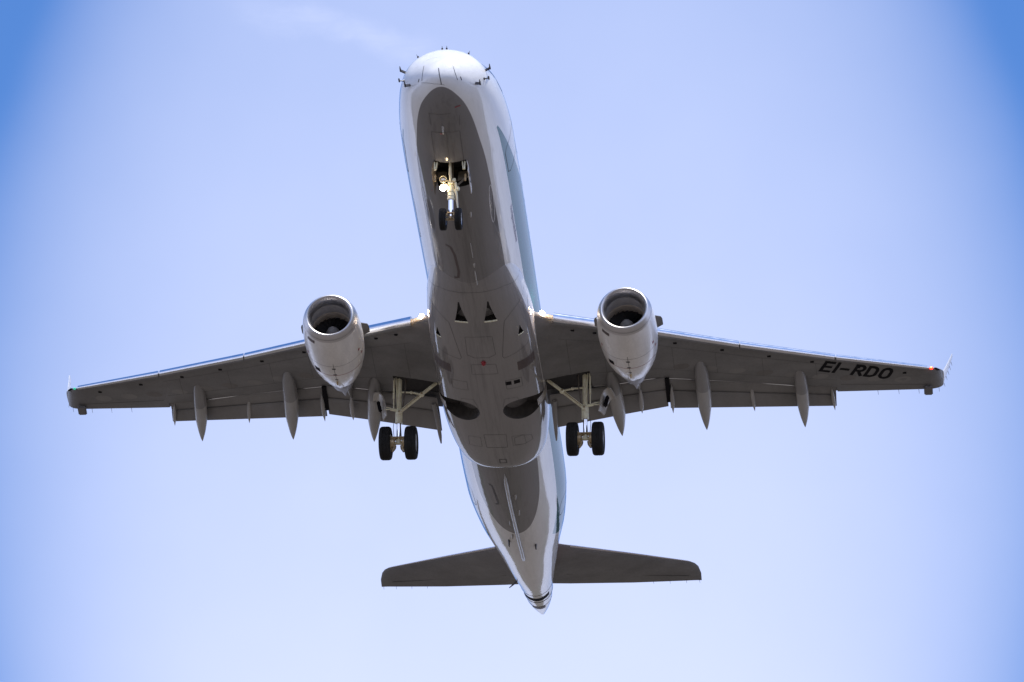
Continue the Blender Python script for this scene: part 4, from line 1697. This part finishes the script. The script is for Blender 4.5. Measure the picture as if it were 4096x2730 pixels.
lamp((3.30, .20, -2.02), .097, 'lamp_white', 'taxi_light', 'gear')
lamp((3.22, .21, -1.80), .10, 'lens', 'runway_light', 'gear')
bm = bmesh.new()
bar(bm, (3.36, .20, -2.02), at(.42) + Vector((0, .06, 0)), .03, .03, .006)
bar(bm, (3.28, .21, -1.80), at(.33) + Vector((0, .06, 0)), .03, .03, .006)
sub('lamp_bracket', bm, M['gear'], NG)
ld = bpy.data.lights.new('taxi_lamp', 'POINT')
ld.energy = 3.5
ld.color = (1.0, .72, .42)
ld.shadow_soft_size = .05
lo = bpy.data.objects.new('taxi_lamp', ld)
COL.objects.link(lo)
lo.parent = NG
lo.location = (3.12, .18, -2.08)
for q_ in (1, -1):
    sub('wheel', wheel_bm(axle + Vector((0, q_ * .21, 0)), .302, .185, .12), [M['rubber'], M['rim']], NG, angle=50)
# side doors hanging from the bay edges
for q_ in (1, -1):
    bm = bmesh.new()
    rows = []
    for i in range(6):
        t = i / 5
        row = []
        for j in range(6):
            u = j / 5
            x = 2.80 + .98 * u
            h = .30 + .10 * u
            if q_ < 0:
                y = -.455 - .015 * t - .03 * math.sin(t * 2.5)
            else:
                y = .455 + .015 * t + .03 * math.sin(t * 2.5)
            row.append(Vector((x + .03 * t, y, -1.49 - h * t)))
        rows.append(row)
    bent_plate(bm, rows, .02)
    bm.normal_update()
    for f in bm.faces:
        ce = f.calc_center_median()
        mid_y = .465 + .03 * math.sin(min(1, max(0, (-1.49 - ce.z) / .35)) * 2.5)
        f.material_index = 1 if abs(ce.y) < mid_y - .004 else 0
    dr = sub('gear_door', bm, [M['white'], M['welltan']], NG)
    bm = bmesh.new()
    box(bm, (2.83, q_ * .405, -1.62), (.06, .035, .26), None, .01)
    box(bm, (2.83, q_ * .355, -1.62), (.06, .035, .26), Matrix.Rotation(R_(q_ * 8), 3, 'X'), .01)
    sub('door_hinge_arm', bm, M['gear'], NG)
    bm = bmesh.new()
    box(bm, (3.05, q_ * .41, -1.86), (.05, .05, .22), None, .01)
    sub('door_rod', bm, M['brass'], NG)
# last two letters of the registration on the port door
place_text('door_lettering', 'DO', lambda u, w: Vector((2.95 + u, -.515, -1.80 + w - u * .05)), .52, .24, M['seam'], NG, .02)

# ------------------------------------------------------------------ tail
for s in (1, -1):
    bm = bmesh.new()
    rings = []
    for y, lx, lz, tx, tz, tc in ((.2, 26.85, .86, 29.30, .79, .10), (1.0, 27.35, 1.00, 29.55, .91, .10), (2.9, 28.50, 1.34, 30.02, 1.17, .095), (4.45, 29.46, 1.61, 30.38, 1.41, .09),
                                  (4.66, 29.60, 1.645, 30.42, 1.44, .09), (4.80, 29.74, 1.66, 30.45, 1.46, .085), (4.90, 29.92, 1.655, 30.47, 1.47, .08), (4.97, 30.2, 1.58, 30.49, 1.48, .07)):
        rings.append([S(v, s) for v in small_airfoil((lx, lz), (tx, tz), y, tc, 1, 18)])
    loft(bm, rings)
    st = link('horizontal_stabilizer', bm, M['wing'], jet)
    # polished leading edge
    bm = bmesh.new()
    rings = []
    for y, lx, lz, tx, tz, tc in ((1.15, 27.44, 1.027, 29.58, .93, .10), (2.9, 28.50, 1.34, 30.02, 1.17, .095), (4.45, 29.46, 1.61, 30.38, 1.41, .09), (4.62, 29.57, 1.64, 30.41, 1.437, .09)):
        r = small_airfoil((lx - .008, lz), (tx, tz), y, tc * 1.06, 1, 18)
        rings.append([S(v, s) for v in r[14:21]])
    loft(bm, rings, cap=False, closed=False)
    sub('leading_edge', bm, M['stab_le'] if 'stab_le' in M else M.setdefault('stab_le', paint('bare_aluminium', (0.66, 0.63, 0.66), .22, metal=1.0, dirt=.08)), st)
    bm = bmesh.new()
    pts = []
    for i in range(17):
        t = i / 16
        y = .85 + 3.75 * t
        lx, lz = 27.26 + (29.56 - 27.26) * t, .98 + (1.635 - .98) * t
        tx, tz = 29.5 + (30.41 - 29.5) * t, .90 + (1.437 - .90) * t
        f = .72
        c = tx - lx
        pts.append((S(Vector((lx + c * f, y, lz + (tz - lz) * f - yt(f, .095) * c - .014)), s), Vector((0, 0, -1))))
    ribbon(bm, pts, .024)
    sub('elevator', bm, M['seam'], st)
    for y in (3.5, 4.0, 4.5, 4.9):
        t = (y - .6) / 4.38
        tx, tz = 29.42 + 1.07 * t, .86 + .62 * t
        bm = bmesh.new()
        tube(bm, [(tx - .02, s * y, tz), (tx + .13, s * (y + .01), tz - .02)], [.006, .004], 6)
        sub('static_wick', bm, M['probe'], st)
bm = bmesh.new()
rings = []
for z, lx, tx, tc in ((1.2, 23.6, 30.2, .05), (1.7, 24.9, 30.3, .075), (2.4, 26.1, 30.45, .095), (4.5, 27.9, 30.9, .095), (6.35, 29.5, 31.4, .095), (6.5, 29.75, 31.42, .08)):
    ring = []
    n = 14
    ts = [(k / n) ** 1.7 for k in range(n + 1)]
    for t in reversed(ts):
        ring.append(Vector((lx + (tx - lx) * t, yt(t, tc) * (tx - lx), z)))
    for t in ts[1:]:
        ring.append(Vector((lx + (tx - lx) * t, -yt(t, tc) * (tx - lx), z)))
    rings.append(ring)
loft(bm, rings)
fin = link('vertical_fin', bm, M['teal'], jet)
bm = bmesh.new()
for q_ in (1, -1):
    ribbon(bm, [(Vector((29.0 + .42 * k / 8 * 3.0, q_ * (.20 - .012 * k), 1.8 + 4.4 * k / 8)), Vector((0, q_, 0))) for k in range(9)], .02)
sub('rudder', bm, M['seam'], fin)

# ------------------------------------------------------------------ put the jet in the air: nose up 3 degrees, slight bank, coming towards the camera
MW = Matrix(((0.09019597, -0.99551801, 0.02843542, -0.71178687),
             (0.99454795, 0.09153502, 0.04995706, 151.46983925),
             (-0.05233599, 0.02377446, 0.99834649, 84.56589058),
             (0, 0, 0, 1)))
jet.matrix_world = MW
bpy.context.view_layer.update()
